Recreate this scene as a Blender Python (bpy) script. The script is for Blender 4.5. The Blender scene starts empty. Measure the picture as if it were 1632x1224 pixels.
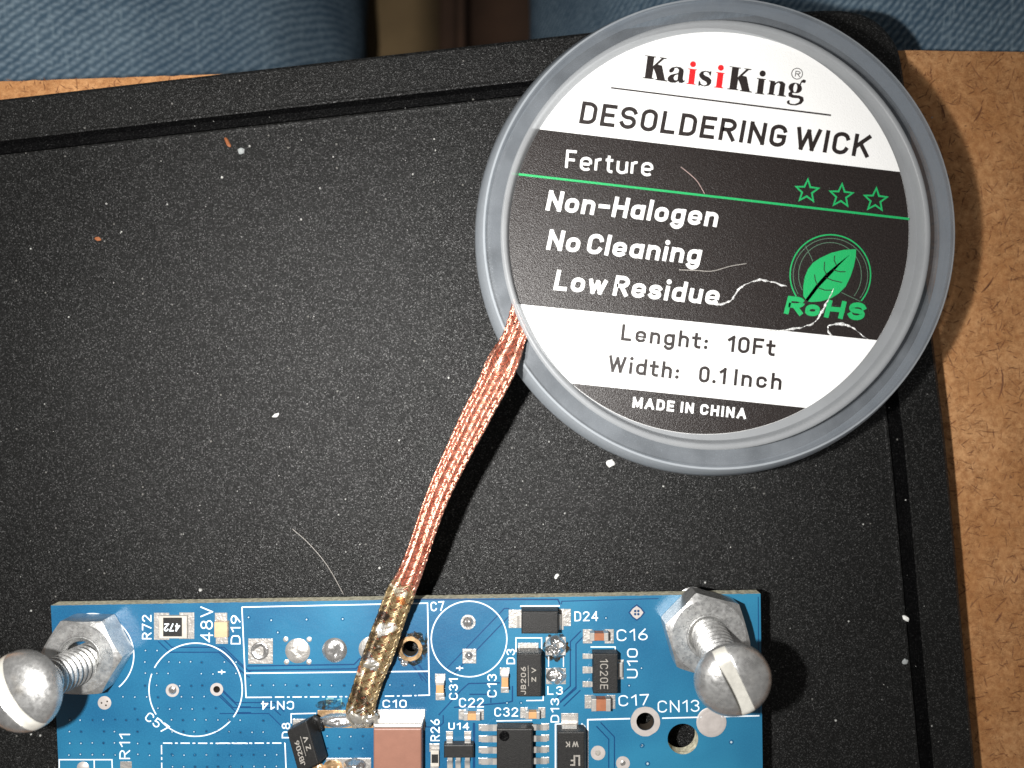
import bpy, bmesh, math, random
from mathutils import Vector, Matrix, noise as mnoise
from mathutils.geometry import tessellate_polygon
R = math.radians
PI = math.pi
sc = bpy.context.scene
col = sc.collection
rnd = random.Random(7)
sc.unit_settings.system = 'METRIC'
sc.unit_settings.scale_length = 0.001          # one unit is one millimetre

# ------------------------------------------------------------------ camera
CAM_Z = 93.4
F_PX = 1300.0
cam_d = bpy.data.cameras.new('camera')
cam = bpy.data.objects.new('camera', cam_d)
col.objects.link(cam)
cam.location = (0, 0, CAM_Z)
cam_d.sensor_width = 36.0
cam_d.lens = 36.0 * F_PX / 1632.0
cam_d.clip_start = 1.0
cam_d.clip_end = 5000.0
cam_d.dof.use_dof = True
cam_d.dof.focus_distance = 87.2
cam_d.dof.aperture_fstop = 0.0229     # one unit is a millimetre: a 1.25 mm wide pupil
sc.camera = cam

# ------------------------------------------------------------------ room light
w = bpy.data.worlds.new('World')
sc.world = w
w.use_nodes = True
wn = w.node_tree
bg = wn.nodes['Background']
bg.inputs['Strength'].default_value = 0.20
tc = wn.nodes.new('ShaderNodeTexCoord')
nz = wn.nodes.new('ShaderNodeTexNoise'); nz.inputs['Scale'].default_value = 1.6
cr = wn.nodes.new('ShaderNodeValToRGB')
cr.color_ramp.elements[0].position = 0.35; cr.color_ramp.elements[0].color = (0.35, 0.33, 0.32, 1)
cr.color_ramp.elements[1].position = 0.65; cr.color_ramp.elements[1].color = (1.0, 0.97, 0.93, 1)
wn.links.new(tc.outputs['Generated'], nz.inputs['Vector'])
wn.links.new(nz.outputs['Fac'], cr.inputs['Fac'])
wn.links.new(cr.outputs['Color'], bg.inputs['Color'])
# the phone's flash, just left of its lens
fl = bpy.data.lights.new('phone_flash', 'SPOT')
fl.spot_size = R(124); fl.spot_blend = 1.0
fl.energy = 800000
fl.shadow_soft_size = 1.6
fl.color = (1.0, 0.98, 0.95)
flo = bpy.data.objects.new('phone_flash', fl)
flo.location = (-20, -1.5, CAM_Z + 1)
flo.rotation_euler = (R(-3), R(2), 0)
col.objects.link(flo)
sc.view_settings.view_transform = 'Standard'
sc.view_settings.look = 'None'
sc.view_settings.exposure = 0.0
sc.view_settings.gamma = 1.0
sc.cycles.max_bounces = 8
sc.cycles.transparent_max_bounces = 12
sc.cycles.caustics_reflective = False
sc.cycles.caustics_refractive = False
sc.cycles.sample_clamp_indirect = 4.0

# ------------------------------------------------------------------ pixel -> place
def P(px, py, z=0.0):
    s = (CAM_Z - z) / F_PX
    return Vector(((px - 816.0) * s, (612.0 - py) * s, z))

def zone(ox, oy, k):
    return lambda x, y: (ox + x / k, oy + y / k)
A1 = zone(0, 924, 4.08)
A2 = zone(350, 924, 4.08)
A3 = zone(650, 924, 4.08)
A4 = zone(880, 924, 4.08)

# ------------------------------------------------------------------ helpers
def tag(o, label=None, cat=None, group=None, kind=None):
    if label: o['label'] = label
    if cat: o['category'] = cat
    if group: o['group'] = group
    if kind: o['kind'] = kind
    return o

def empty(name, loc, label=None, cat=None, group=None):
    o = bpy.data.objects.new(name, None)
    o.empty_display_size = 2
    o.location = loc
    col.objects.link(o)
    return tag(o, label, cat, group)

class MB:
    def __init__(s):
        s.v = []; s.f = []; s.m = []; s.mi = 0
    def add(s, vs, fs):
        b = len(s.v)
        s.v += [tuple(v) for v in vs]
        for f in fs:
            s.f.append([b + i for i in f]); s.m.append(s.mi)
        return b
    def prism(s, pts, z0, z1, ch=0.0, bottom=True):
        """pts: ccw list of (x,y); optional chamfer on the top edge"""
        n = len(pts)
        area = sum(pts[i][0]*pts[(i+1) % n][1] - pts[(i+1) % n][0]*pts[i][1] for i in range(n))
        if area < 0: pts = pts[::-1]
        rings = [[(p[0], p[1], z0) for p in pts], [(p[0], p[1], z1 - ch) for p in pts]]
        if ch > 0:
            q = inset(pts, ch * 0.35); rings.append([(p[0], p[1], z1 - ch * 0.35) for p in q])
            q = inset(pts, ch); rings.append([(p[0], p[1], z1) for p in q])
        vs = [v for r in rings for v in r]
        fs = []
        for k in range(len(rings) - 1):
            for i in range(n):
                j = (i + 1) % n
                fs.append([k*n+i, k*n+j, (k+1)*n+j, (k+1)*n+i])
        fs.append([(len(rings)-1)*n + i for i in range(n)])
        if bottom: fs.append([i for i in range(n)][::-1])
        s.add(vs, fs)
    def tube(s, pts, r, sides=6, cap=True):
        n = len(pts)
        rr = r if isinstance(r, (list, tuple)) else [r] * n
        vs = []; fs = []
        up = Vector((0.13, 0.21, 0.97)).normalized()
        for i, p in enumerate(pts):
            t = (Vector(pts[min(i+1, n-1)]) - Vector(pts[max(i-1, 0)])).normalized()
            a = t.cross(up).normalized(); b = a.cross(t).normalized()
            for k in range(sides):
                an = 2*PI*k/sides
                vs.append(Vector(p) + (a*math.cos(an) + b*math.sin(an)) * rr[i])
        for i in range(n-1):
            for k in range(sides):
                k2 = (k+1) % sides
                fs.append([i*sides+k, i*sides+k2, (i+1)*sides+k2, (i+1)*sides+k])
        if cap:
            fs.append(list(range(sides))[::-1]); fs.append([(n-1)*sides+k for k in range(sides)])
        s.add(vs, fs)
    def lathe(s, prof, seg=48, M=None):
        """prof: list of (r,z) from bottom axis/outer to top; M: matrix"""
        M = M or Matrix.Identity(4)
        n = len(prof); vs = []; fs = []
        for k in range(seg):
            a = 2*PI*k/seg
            for (r, z) in prof:
                vs.append(M @ Vector((r*math.cos(a), r*math.sin(a), z)))
        for k in range(seg):
            k2 = (k+1) % seg
            for i in range(n-1):
                fs.append([k*n+i, k2*n+i, k2*n+i+1, k*n+i+1])
        s.add(vs, fs)
    def build(s, name, mat, parent=None, smooth=False, angle=None):
        me = bpy.data.meshes.new(name)
        me.from_pydata(s.v, [], s.f)
        mats = mat if isinstance(mat, (list, tuple)) else [mat]
        for m in mats: me.materials.append(m)
        if len(mats) > 1: me.polygons.foreach_set('material_index', s.m)
        me.validate()
        bm = bmesh.new(); bm.from_mesh(me)
        if smooth: bmesh.ops.remove_doubles(bm, verts=bm.verts, dist=1e-4)
        for f in bm.faces: f.smooth = smooth
        if smooth and angle:
            for e in bm.edges:
                if len(e.link_faces) == 2 and e.calc_face_angle(0) > R(angle): e.smooth = False
        bm.to_mesh(me); bm.free()
        o = bpy.data.objects.new(name, me)
        col.objects.link(o)
        if parent:
            o.parent = parent
            # every mesh is written in world millimetres: undo the parent's place
            o.matrix_parent_inverse = world_inv(parent)
        return o

def world_inv(p):
    m = Matrix.Translation(p.location) if p.parent is None else Matrix.Identity(4)
    return m.inverted()

def inset(pts, d):
    n = len(pts); out = []
    for i in range(n):
        p0 = Vector(pts[i-1][:2]); p1 = Vector(pts[i][:2]); p2 = Vector(pts[(i+1) % n][:2])
        a = (p1-p0); b = (p2-p1)
        if a.length < 1e-9 or b.length < 1e-9: out.append(tuple(p1)); continue
        a.normalize(); b.normalize()
        na = Vector((-a.y, a.x)); nb = Vector((-b.y, b.x))
        m = na + nb
        if m.length < 1e-6: m = na
        m.normalize()
        k = d / max(0.35, m.dot(na))
        out.append((p1.x + m.x*k, p1.y + m.y*k))
    return out

def sheet(mb, loops, z, flip=False):
    """flat filled area with holes; loops of (x,y)"""
    tris = tessellate_polygon([[Vector((p[0], p[1], 0)) for p in lp] for lp in loops])
    vs = [(p[0], p[1], z) for lp in loops for p in lp]
    fs = []
    for t in tris:
        a, b, c = (Vector(vs[i]) for i in t)
        t = list(t)
        up = (b-a).cross(c-a).z > 0
        if up == flip: t = t[::-1]
        fs.append(t)
    mb.add(vs, fs)

def solid(mb, loops, z0, z1):
    """extruded area with holes"""
    sheet(mb, loops, z1)
    sheet(mb, loops, z0, True)
    for lp in loops:
        n = len(lp); vs = [(p[0], p[1], z0) for p in lp] + [(p[0], p[1], z1) for p in lp]
        mb.add(vs, [[i, (i+1) % n, n+(i+1) % n, n+i] for i in range(n)])

def circ(c, r, n=32, a0=0.0):
    return [(c[0]+r*math.cos(a0+2*PI*i/n), c[1]+r*math.sin(a0+2*PI*i/n)) for i in range(n)]

# ------------------------------------------------------------------ materials
def new_mat(name):
    m = bpy.data.materials.new(name); m.use_nodes = True
    nt = m.node_tree
    return m, nt, nt.nodes['Principled BSDF']

def N(nt, typ, **kw):
    n = nt.nodes.new(typ)
    for k, v in kw.items():
        if k in n.inputs: n.inputs[k].default_value = v
        else: setattr(n, k, v)
    return n

def ramp(nt, src, stops):
    r = nt.nodes.new('ShaderNodeValToRGB')
    e = r.color_ramp.elements
    while len(e) < len(stops): e.new(0.5)
    for i, (p, c) in enumerate(stops):
        e[i].position = p; e[i].color = (c[0], c[1], c[2], 1) if not isinstance(c, float) else (c, c, c, 1)
    nt.links.new(src, r.inputs['Fac'])
    return r.outputs['Color']

def math_n(nt, op, a, b=None, c=None, clamp=False):
    n = nt.nodes.new('ShaderNodeMath'); n.operation = op; n.use_clamp = clamp
    for i, v in enumerate((a, b, c)):
        if v is None: continue
        if isinstance(v, (int, float)): n.inputs[i].default_value = v
        else: nt.links.new(v, n.inputs[i])
    return n.outputs[0]

def mixc(nt, fac, a, b, blend='MIX'):
    n = nt.nodes.new('ShaderNodeMix'); n.data_type = 'RGBA'; n.blend_type = blend
    for i, v in ((0, fac), (6, a), (7, b)):
        if isinstance(v, (int, float)): n.inputs[i].default_value = v
        elif isinstance(v, tuple): n.inputs[i].default_value = (*v[:3], 1)
        else: nt.links.new(v, n.inputs[i])
    return n.outputs[2]

def pos(nt, scale=(1, 1, 1), rot=(0, 0, 0)):
    g = nt.nodes.new('ShaderNodeNewGeometry')
    mp = nt.nodes.new('ShaderNodeMapping')
    mp.inputs['Scale'].default_value = scale; mp.inputs['Rotation'].default_value = rot
    nt.links.new(g.outputs['Position'], mp.inputs['Vector'])
    return mp.outputs['Vector']

def noise_n(nt, vec, scale, detail=3, rough=0.55, dist=0.0):
    n = N(nt, 'ShaderNodeTexNoise'); n.inputs['Scale'].default_value = scale
    n.inputs['Detail'].default_value = detail; n.inputs['Roughness'].default_value = rough
    n.inputs['Distortion'].default_value = dist
    nt.links.new(vec, n.inputs['Vector'])
    return n.outputs['Fac']

def bump(nt, bs, height, strength=0.3, dist=0.1, prev=None, inp='Normal'):
    b = nt.nodes.new('ShaderNodeBump')
    b.inputs['Strength'].default_value = strength; b.inputs['Distance'].default_value = dist
    nt.links.new(height, b.inputs['Height'])
    if prev is not None: nt.links.new(prev, b.inputs['Normal'])
    if bs is not None: nt.links.new(b.outputs['Normal'], bs.inputs[inp])
    return b.outputs['Normal']

def simple(name, c, rough=0.5, metal=0.0, var=0.12, vscale=1.2, bstr=0.15, bscale=6.0, bdist=0.05, coat=0.0, spec=0.5):
    m, nt, bs = new_mat(name)
    v = pos(nt)
    f = noise_n(nt, v, vscale, 4)
    c1 = tuple(x*(1-var) for x in c); c2 = tuple(min(1, x*(1+var)) for x in c)
    nt.links.new(ramp(nt, f, [(0.3, c1), (0.7, c2)]), bs.inputs['Base Color'])
    bs.inputs['Roughness'].default_value = rough
    bs.inputs['Metallic'].default_value = metal
    bs.inputs['Specular IOR Level'].default_value = spec
    bs.inputs['Coat Weight'].default_value = coat
    bs.inputs['Coat Roughness'].default_value = 0.15
    if bstr > 0:
        bump(nt, bs, noise_n(nt, v, bscale, 3), bstr, bdist)
    return m

M = {}
# black powder-coated tray
def tray_mat(name, base, rough, glint, spec=0.3):
    m, nt, bs = new_mat(name)
    v = pos(nt)
    big = noise_n(nt, v, 0.05, 4)
    fine = noise_n(nt, v, 6.5, 2, 0.7)
    vo = N(nt, 'ShaderNodeTexVoronoi', Scale=7.5); nt.links.new(v, vo.inputs['Vector'])
    vo2 = N(nt, 'ShaderNodeTexVoronoi', Scale=0.9); nt.links.new(v, vo2.inputs['Vector'])
    sel = nt.nodes.new('ShaderNodeSeparateColor'); nt.links.new(vo.outputs['Color'], sel.inputs[0])
    sel2 = nt.nodes.new('ShaderNodeSeparateColor'); nt.links.new(vo2.outputs['Color'], sel2.inputs[0])
    # grains of the powder coat: most are dull, a few are pale
    grain = math_n(nt, 'MULTIPLY', math_n(nt, 'POWER', sel.outputs[0], 3.0), ramp(nt, vo.outputs['Distance'], [(0.2, 1.0), (0.55, 0.1)]))
    spot2 = math_n(nt, 'MULTIPLY', math_n(nt, 'LESS_THAN', vo2.outputs['Distance'], 0.10), math_n(nt, 'GREATER_THAN', sel2.outputs[0], 0.90))
    c0 = ramp(nt, big, [(0.3, tuple(b*0.75 for b in base)), (0.7, tuple(b*1.3 for b in base))])
    c1 = mixc(nt, math_n(nt, 'MULTIPLY', grain, glint), c0, (0.10, 0.10, 0.098))
    c3 = mixc(nt, math_n(nt, 'MULTIPLY', spot2, 0.7), c1, (0.20, 0.195, 0.18))
    nt.links.new(c3, bs.inputs['Base Color'])
    bs.inputs['Roughness'].default_value = rough
    nt.links.new(math_n(nt, 'ADD', math_n(nt, 'MULTIPLY', grain, spec*3.0), spec*0.55), bs.inputs['Specular IOR Level'])
    bump(nt, bs, math_n(nt, 'ADD', fine, math_n(nt, 'MULTIPLY', sel.outputs[1], 0.35)), 0.8, 0.10)
    return m
M['tray'] = tray_mat('black_powder_coat', (0.0062, 0.0063, 0.0061), 0.36, 0.60, 0.36)
M['groove'] = tray_mat('smooth_black_groove', (0.0020, 0.0020, 0.0022), 0.4, 0.12, 0.08)

# hardboard
def hard_mat():
    m, nt, bs = new_mat('hardboard_fibre')
    v = pos(nt)
    big = noise_n(nt, v, 0.12, 4)
    mid = noise_n(nt, v, 1.5, 6, 0.75)
    c0 = ramp(nt, big, [(0.3, (0.50, 0.235, 0.085)), (0.7, (0.74, 0.41, 0.19))])
    c1 = mixc(nt, ramp(nt, mid, [(0.38, 0.0), (0.62, 1.0)]), mixc(nt, 0.7, c0, (0.36, 0.145, 0.05)), c0)
    cur = c1
    for k, (rz, sx) in enumerate(((0.5, 1), (1.9, 1), (2.7, 1.3))):
        vv = pos(nt, (0.7*sx, 3.4*sx, 1), (0, 0, rz))
        f = noise_n(nt, vv, 1.4, 3, 0.6, 1.6)
        line = ramp(nt, math_n(nt, 'ABSOLUTE', math_n(nt, 'SUBTRACT', f, 0.5)), [(0.0, 1.0), (0.035, 0.0)])
        msk = ramp(nt, noise_n(nt, pos(nt, (1, 1, 1), (0, 0, k)), 0.55, 2), [(0.48, 0.0), (0.6, 1.0)])
        cur = mixc(nt, math_n(nt, 'MULTIPLY', math_n(nt, 'MULTIPLY', line, msk), 0.75), cur, (0.17, 0.065, 0.022))
    nt.links.new(cur, bs.inputs['Base Color'])
    bs.inputs['Roughness'].default_value = 0.75
    bs.inputs['Specular IOR Level'].default_value = 0.25
    bump(nt, bs, noise_n(nt, v, 2.2, 5, 0.7), 0.5, 0.25)
    return m
M['hardboard'] = hard_mat()
M['fibre'] = simple('dark_wood_fibre', (0.17, 0.065, 0.025), 0.8, var=0.4)

def denim_mat():
    m, nt, bs = new_mat('faded_denim')
    v = pos(nt)
    big = noise_n(nt, v, 0.06, 5, 0.65)
    vv = pos(nt, (1, 1, 1), (0, 0, R(-52)))
    wv = N(nt, 'ShaderNodeTexWave', Scale=0.36, Distortion=3.2); wv.bands_direction = 'Y'
    wv.inputs['Detail'].default_value = 1.5; wv.inputs['Detail Scale'].default_value = 1.5
    nt.links.new(vv, wv.inputs['Vector'])
    vw = pos(nt, (1, 1, 1), (0, 0, R(12)))
    wv2 = N(nt, 'ShaderNodeTexWave', Scale=0.34, Distortion=4.0); wv2.bands_direction = 'Y'
    nt.links.new(vw, wv2.inputs['Vector'])
    slub = noise_n(nt, pos(nt, (3.0, 0.28, 1), (0, 0, R(-8))), 1.0, 3, 0.6)
    base = ramp(nt, big, [(0.3, (0.05, 0.11, 0.18)), (0.72, (0.16, 0.25, 0.33))])
    h = math_n(nt, 'MULTIPLY', wv.outputs['Fac'], math_n(nt, 'ADD', math_n(nt, 'MULTIPLY', wv2.outputs['Fac'], 0.55), 0.45))
    h = math_n(nt, 'ADD', math_n(nt, 'MULTIPLY', h, 0.7), math_n(nt, 'MULTIPLY', noise_n(nt, v, 0.9, 4, 0.7), 0.35))
    c = mixc(nt, ramp(nt, h, [(0.15, 0.0), (0.80, 1.0)]), mixc(nt, 0.6, base, (0.015, 0.035, 0.06)), mixc(nt, 0.3, base, (0.40, 0.45, 0.47)))
    c = mixc(nt, ramp(nt, slub, [(0.55, 0.0), (0.75, 0.4)]), c, (0.34, 0.44, 0.5))
    nt.links.new(c, bs.inputs['Base Color'])
    bs.inputs['Roughness'].default_value = 0.9
    bs.inputs['Specular IOR Level'].default_value = 0.1
    bump(nt, bs, h, 0.6, 0.4)
    return m
M['denim'] = denim_mat()
M['seat_tan'] = simple('tan_fabric', (0.17, 0.115, 0.055), 0.9, var=0.25, vscale=0.05)
M['seat_brown'] = simple('dark_brown_fabric', (0.055, 0.028, 0.016), 0.9, var=0.4, vscale=0.05)

# circuit board
def board_mat():
    m, nt, bs = new_mat('blue_solder_mask')
    v = pos(nt)
    f = noise_n(nt, v, 0.06, 3)
    g = noise_n(nt, v, 7.0, 2)
    c = ramp(nt, f, [(0.35, (0.004, 0.080, 0.185)), (0.65, (0.020, 0.175, 0.305))])
    c = mixc(nt, ramp(nt, g, [(0.4, 0.0), (0.75, 0.25)]), c, (0.03, 0.24, 0.42))
    nt.links.new(c, bs.inputs['Base Color'])
    bs.inputs['Roughness'].default_value = 0.42
    bs.inputs['Coat Weight'].default_value = 0.4
    bs.inputs['Coat Roughness'].default_value = 0.22
    bump(nt, bs, noise_n(nt, v, 0.8, 3), 0.25, 0.1)
    return m
M['mask'] = board_mat()
M['gap'] = simple('mask_over_bare_laminate', (0.002, 0.045, 0.14), 0.4, coat=0.4)
M['fr4'] = simple('glass_fibre_edge', (0.66, 0.63, 0.48), 0.7, var=0.45, vscale=2.5, bstr=0.6, bscale=3)
M['silk'] = simple('white_silkscreen', (0.78, 0.86, 0.92), 0.6, var=0.06, bstr=0.1)
M['silk_dull'] = simple('flux_covered_silkscreen', (0.16, 0.36, 0.36), 0.5)
M['solder'] = simple('bright_solder', (0.90, 0.88, 0.86), 0.24, 0.92, var=0.12, bstr=0.35, bscale=2.0, bdist=0.2)
M['pad'] = simple('tinned_pad', (0.72, 0.69, 0.65), 0.36, 0.75, var=0.14, bstr=0.5, bscale=3.5, bdist=0.12)
M['term'] = simple('plated_terminal', (0.62, 0.59, 0.55), 0.36, 0.6, var=0.1, bstr=0.3, bscale=4)
M['epoxy'] = simple('black_epoxy', (0.014, 0.0135, 0.013), 0.5, var=0.25, vscale=3, bstr=0.5, bscale=9, bdist=0.06)
M['mark'] = simple('laser_marking', (0.30, 0.28, 0.25), 0.7, var=0.3, vscale=8)
M['ceram_tan'] = simple('tan_ceramic', (0.56, 0.30, 0.13), 0.5, var=0.1)
M['ceram_brown'] = simple('brown_ceramic', (0.33, 0.125, 0.062), 0.45, var=0.1)
M['ceram_pink'] = simple('rosy_brown_ceramic', (0.27, 0.13, 0.092), 0.42, var=0.05, bstr=0.25, bscale=6)
M['ceram_white'] = simple('white_alumina', (0.52, 0.48, 0.42), 0.5)
M['led'] = simple('cream_led_resin', (0.60, 0.42, 0.26), 0.35)
M['hole'] = simple('hole_wall', (0.05, 0.04, 0.03), 0.6)
M['ring_light'] = simple('pale_plated_ring', (0.60, 0.55, 0.52), 0.4, 0.35, var=0.08)
def flux_mat():
    m, nt, bs = new_mat('burnt_flux')
    v = pos(nt); f = noise_n(nt, v, 1.3, 4, 0.6)
    nt.links.new(ramp(nt, f, [(0.4, (0.010, 0.022, 0.022)), (0.6, (0.05, 0.026, 0.006))]), bs.inputs['Base Color'])
    bs.inputs['Roughness'].default_value = 0.22; bs.inputs['Coat Weight'].default_value = 0.5
    bump(nt, bs, noise_n(nt, v, 3.0, 3), 0.6, 0.15)
    tr = N(nt, 'ShaderNodeBsdfTransparent'); mx = N(nt, 'ShaderNodeMixShader')
    nt.links.new(ramp(nt, noise_n(nt, v, 1.0, 4, 0.7), [(0.42, 0.95), (0.62, 0.15)]), mx.inputs[0])
    nt.links.new(bs.outputs[0], mx.inputs[1]); nt.links.new(tr.outputs[0], mx.inputs[2])
    nt.links.new(mx.outputs[0], nt.nodes['Material Output'].inputs['Surface'])
    return m
M['flux'] = flux_mat()
M['burnt'] = simple('scorched_ring', (0.42, 0.27, 0.14), 0.3, 0.3, var=0.75, vscale=1.1, bstr=0.5)
M['via'] = simple('via_cap', (0.010, 0.10, 0.21), 0.22, 0.0, coat=0.8)
M['via_dot'] = simple('painted_via_glint', (0.60, 0.74, 0.82), 0.25, 0.3)  # pale dot colour, paints a bright glint onto most vias
M['via_hole'] = simple('via_hole', (0.004, 0.03, 0.08), 0.5)

def zinc(name):
    m, nt, bs = new_mat(name)
    v = pos(nt)
    a = noise_n(nt, v, 0.55, 5, 0.65); b = noise_n(nt, v, 2.4, 5, 0.72)
    c = ramp(nt, a, [(0.30, (0.50, 0.50, 0.49)), (0.52, (0.74, 0.74, 0.73)), (0.75, (0.88, 0.87, 0.84))])
    c = mixc(nt, ramp(nt, b, [(0.40, 0.28), (0.62, 0.0)]), c, (0.34, 0.34, 0.34))
    wn_ = noise_n(nt, pos(nt, (1, 1, 1), (0, 0, 1.0)), 0.3, 2)
    c = mixc(nt, ramp(nt, wn_, [(0.6, 0.0), (0.8, 0.35)]), c, (0.55, 0.42, 0.22))
    nt.links.new(c, bs.inputs['Base Color'])
    bs.inputs['Metallic'].default_value = 0.84
    nt.links.new(ramp(nt, b, [(0.3, 0.22), (0.7, 0.42)]), bs.inputs['Roughness'])
    bump(nt, bs, b, 0.35, 0.08)
    return m
M['zinc'] = zinc('zinc_plated_steel')
M['slot'] = simple('cut_slot_metal', (0.80, 0.78, 0.71), 0.5, 0.45, var=0.12, bstr=0.3, bscale=3)

def copper(name, c1, c2, rough=0.30, metal=0.8, patches=None, spots=()):
    m, nt, bs = new_mat(name)
    v = pos(nt)
    a = noise_n(nt, v, 1.6, 3, 0.6)
    c = ramp(nt, a, [(0.32, c1), (0.68, c2)])
    if patches:
        p = noise_n(nt, pos(nt, (1, 1, 1), (0, 0, 0.4)), 0.42, 3, 0.6)
        for (lo, hi, cc) in patches:
            mk = ramp(nt, p, [(lo, 0.0), ((lo+hi)/2, 1.0), (hi, 0.0)]) if hi < 1 else ramp(nt, p, [(lo, 0.0), (lo+0.06, 1.0)])
            c = mixc(nt, mk, c, cc)
        g = nt.nodes.new('ShaderNodeNewGeometry')
        wb = N(nt, 'ShaderNodeTexNoise', Scale=1.1); nt.links.new(g.outputs['Position'], wb.inputs['Vector'])
        wv = nt.nodes.new('ShaderNodeVectorMath'); wv.operation = 'MULTIPLY_ADD'
        nt.links.new(wb.outputs['Color'], wv.inputs[0]); wv.inputs[1].default_value = (1.3, 1.3, 0); wv.inputs[2].default_value = (-0.65, -0.65, 0)
        wa = nt.nodes.new('ShaderNodeVectorMath'); nt.links.new(g.outputs['Position'], wa.inputs[0]); nt.links.new(wv.outputs[0], wa.inputs[1])
        for (sx, sy, sr), cc in spots:
            p_ = P(sx, sy, 7.4)
            vm = nt.nodes.new('ShaderNodeVectorMath'); vm.operation = 'MULTIPLY'; nt.links.new(wa.outputs[0], vm.inputs[0]); vm.inputs[1].default_value = (1, 1, 0)
            vd_ = nt.nodes.new('ShaderNodeVectorMath'); vd_.operation = 'DISTANCE'; nt.links.new(vm.outputs[0], vd_.inputs[0]); vd_.inputs[1].default_value = (p_.x, p_.y, 0)
            r_ = sr*(CAM_Z-7.4)/F_PX
            mr = nt.nodes.new('ShaderNodeMapRange'); mr.inputs['From Min'].default_value = r_*0.7; mr.inputs['From Max'].default_value = r_*1.15
            mr.inputs['To Min'].default_value = 0.92; mr.inputs['To Max'].default_value = 0.0
            nt.links.new(vd_.outputs['Value'], mr.inputs['Value'])
            c = mixc(nt, mr.outputs[0], c, cc)
        q = noise_n(nt, v, 3.5, 2)
        c = mixc(nt, ramp(nt, q, [(0.55, 0.0), (0.75, 0.4)]), c, (0.12, 0.06, 0.02))
    nt.links.new(c, bs.inputs['Base Color'])
    bs.inputs['Metallic'].default_value = metal
    bs.inputs['Roughness'].default_value = rough
    return m
M['copper'] = copper('bare_copper', (0.56, 0.19, 0.12), (0.96, 0.54, 0.41), 0.31, 0.88)
M['copper_burnt'] = copper('flux_stained_copper', (0.19, 0.125, 0.055), (0.48, 0.37, 0.21), 0.34, 0.65,
                           [(0.36, 0.48, (0.06, 0.045, 0.03)), (0.62, 1.0, (0.62, 0.56, 0.44))],
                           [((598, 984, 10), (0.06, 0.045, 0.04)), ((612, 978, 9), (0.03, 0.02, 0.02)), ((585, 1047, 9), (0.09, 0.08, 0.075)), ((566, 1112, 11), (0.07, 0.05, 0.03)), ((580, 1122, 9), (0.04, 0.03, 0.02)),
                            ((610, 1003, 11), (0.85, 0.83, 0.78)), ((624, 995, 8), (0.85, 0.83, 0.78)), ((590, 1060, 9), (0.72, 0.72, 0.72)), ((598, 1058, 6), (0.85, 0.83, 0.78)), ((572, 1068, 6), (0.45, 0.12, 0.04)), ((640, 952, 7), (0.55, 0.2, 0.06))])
M['tinned'] = copper('tinned_copper', (0.70, 0.64, 0.52), (0.92, 0.89, 0.83), 0.22, 0.85)

# frosted translucent plastic of the spool
def plastic(name, tint, see, rough=0.35):
    m, nt, bs = new_mat(name)
    out = nt.nodes['Material Output']
    v = pos(nt)
    bs.inputs['Base Color'].default_value = (*tint, 1)
    bs.inputs['Roughness'].default_value = rough
    bs.inputs['Specular IOR Level'].default_value = 0.35
    bump(nt, bs, noise_n(nt, v, 3.0, 4), 0.12, 0.1)
    tl = N(nt, 'ShaderNodeBsdfTranslucent'); tl.inputs['Color'].default_value = (*tint, 1)
    m1 = N(nt, 'ShaderNodeMixShader'); m1.inputs[0].default_value = 0.25
    nt.links.new(bs.outputs[0], m1.inputs[1]); nt.links.new(tl.outputs[0], m1.inputs[2])
    tr = N(nt, 'ShaderNodeBsdfTransparent'); tr.inputs['Color'].default_value = (0.93, 0.95, 0.97, 1)
    m2 = N(nt, 'ShaderNodeMixShader')
    f = ramp(nt, noise_n(nt, v, 0.25, 3), [(0.3, see*0.85), (0.7, min(1.0, see*1.12))])
    nt.links.new(f, m2.inputs[0])
    nt.links.new(m1.outputs[0], m2.inputs[1]); nt.links.new(tr.outputs[0], m2.inputs[2])
    nt.links.new(m2.outputs[0], out.inputs['Surface'])
    return m
M['plastic'] = plastic('frosted_plastic', (0.40, 0.43, 0.465), 0.73)
M['plastic_wall'] = plastic('frosted_plastic_wall', (0.47, 0.485, 0.50), 0.36)
M['plastic_rim'] = plastic('frosted_plastic_rim', (0.60, 0.64, 0.68), 0.42, 0.3)
M['core'] = plastic('frosted_plastic_core', (0.35, 0.37, 0.39), 0.35)

# ------------------------------------------------------------------ the seat between the legs, the lap, the hardboard, the tray
def box_mb(mb, x0, y0, x1, y1, z0, z1, ch=0.0):
    mb.prism([(x0, y0), (x1, y0), (x1, y1), (x0, y1)], z0, z1, ch)

flr = MB(); box_mb(flr, -1500, -1500, 1500, 1500, -520, -500)
tag(flr.build('floor', simple('dark_floor', (0.09, 0.06, 0.04), 0.7)), 'dim brown floor far below the lap', kind='structure')

seat = empty('seat', (-10, 160, -165), 'brown and tan upholstered seat, blurred in the gap between the denim legs', 'seat')
mb = MB()
def cushion(mb, x0, x1, y0, y1, ztop, amp, n=28):
    vs = []; fs = []
    for j in range(n+1):
        for i in range(n+1):
            x = x0+(x1-x0)*i/n; y = y0+(y1-y0)*j/n
            u = abs(2*i/n-1)**4; t = abs(2*j/n-1)**4
            vs.append((x, y, ztop - 14*u - 8*t + amp*mnoise.noise(Vector((x*0.03, y*0.01, ztop)))))
    for j in range(n):
        for i in range(n):
            a = j*(n+1)+i
            fs.append([a, a+1, a+n+2, a+n+1])
    k = len(vs)
    base = []
    border = [i for i in range(n+1)] + [j*(n+1)+n for j in range(1, n+1)] + [n*(n+1)+i for i in range(n-1, -1, -1)] + [j*(n+1) for j in range(n-1, 0, -1)]
    for b in border: base.append((vs[b][0], vs[b][1], ztop-60))
    vs += base
    m_ = len(border)
    for i in range(m_):
        fs.append([border[i], k+i, k+(i+1) % m_, border[(i+1) % m_]])
    fs.append([k+i for i in range(m_)][::-1])
    mb.add(vs, fs)
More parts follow.
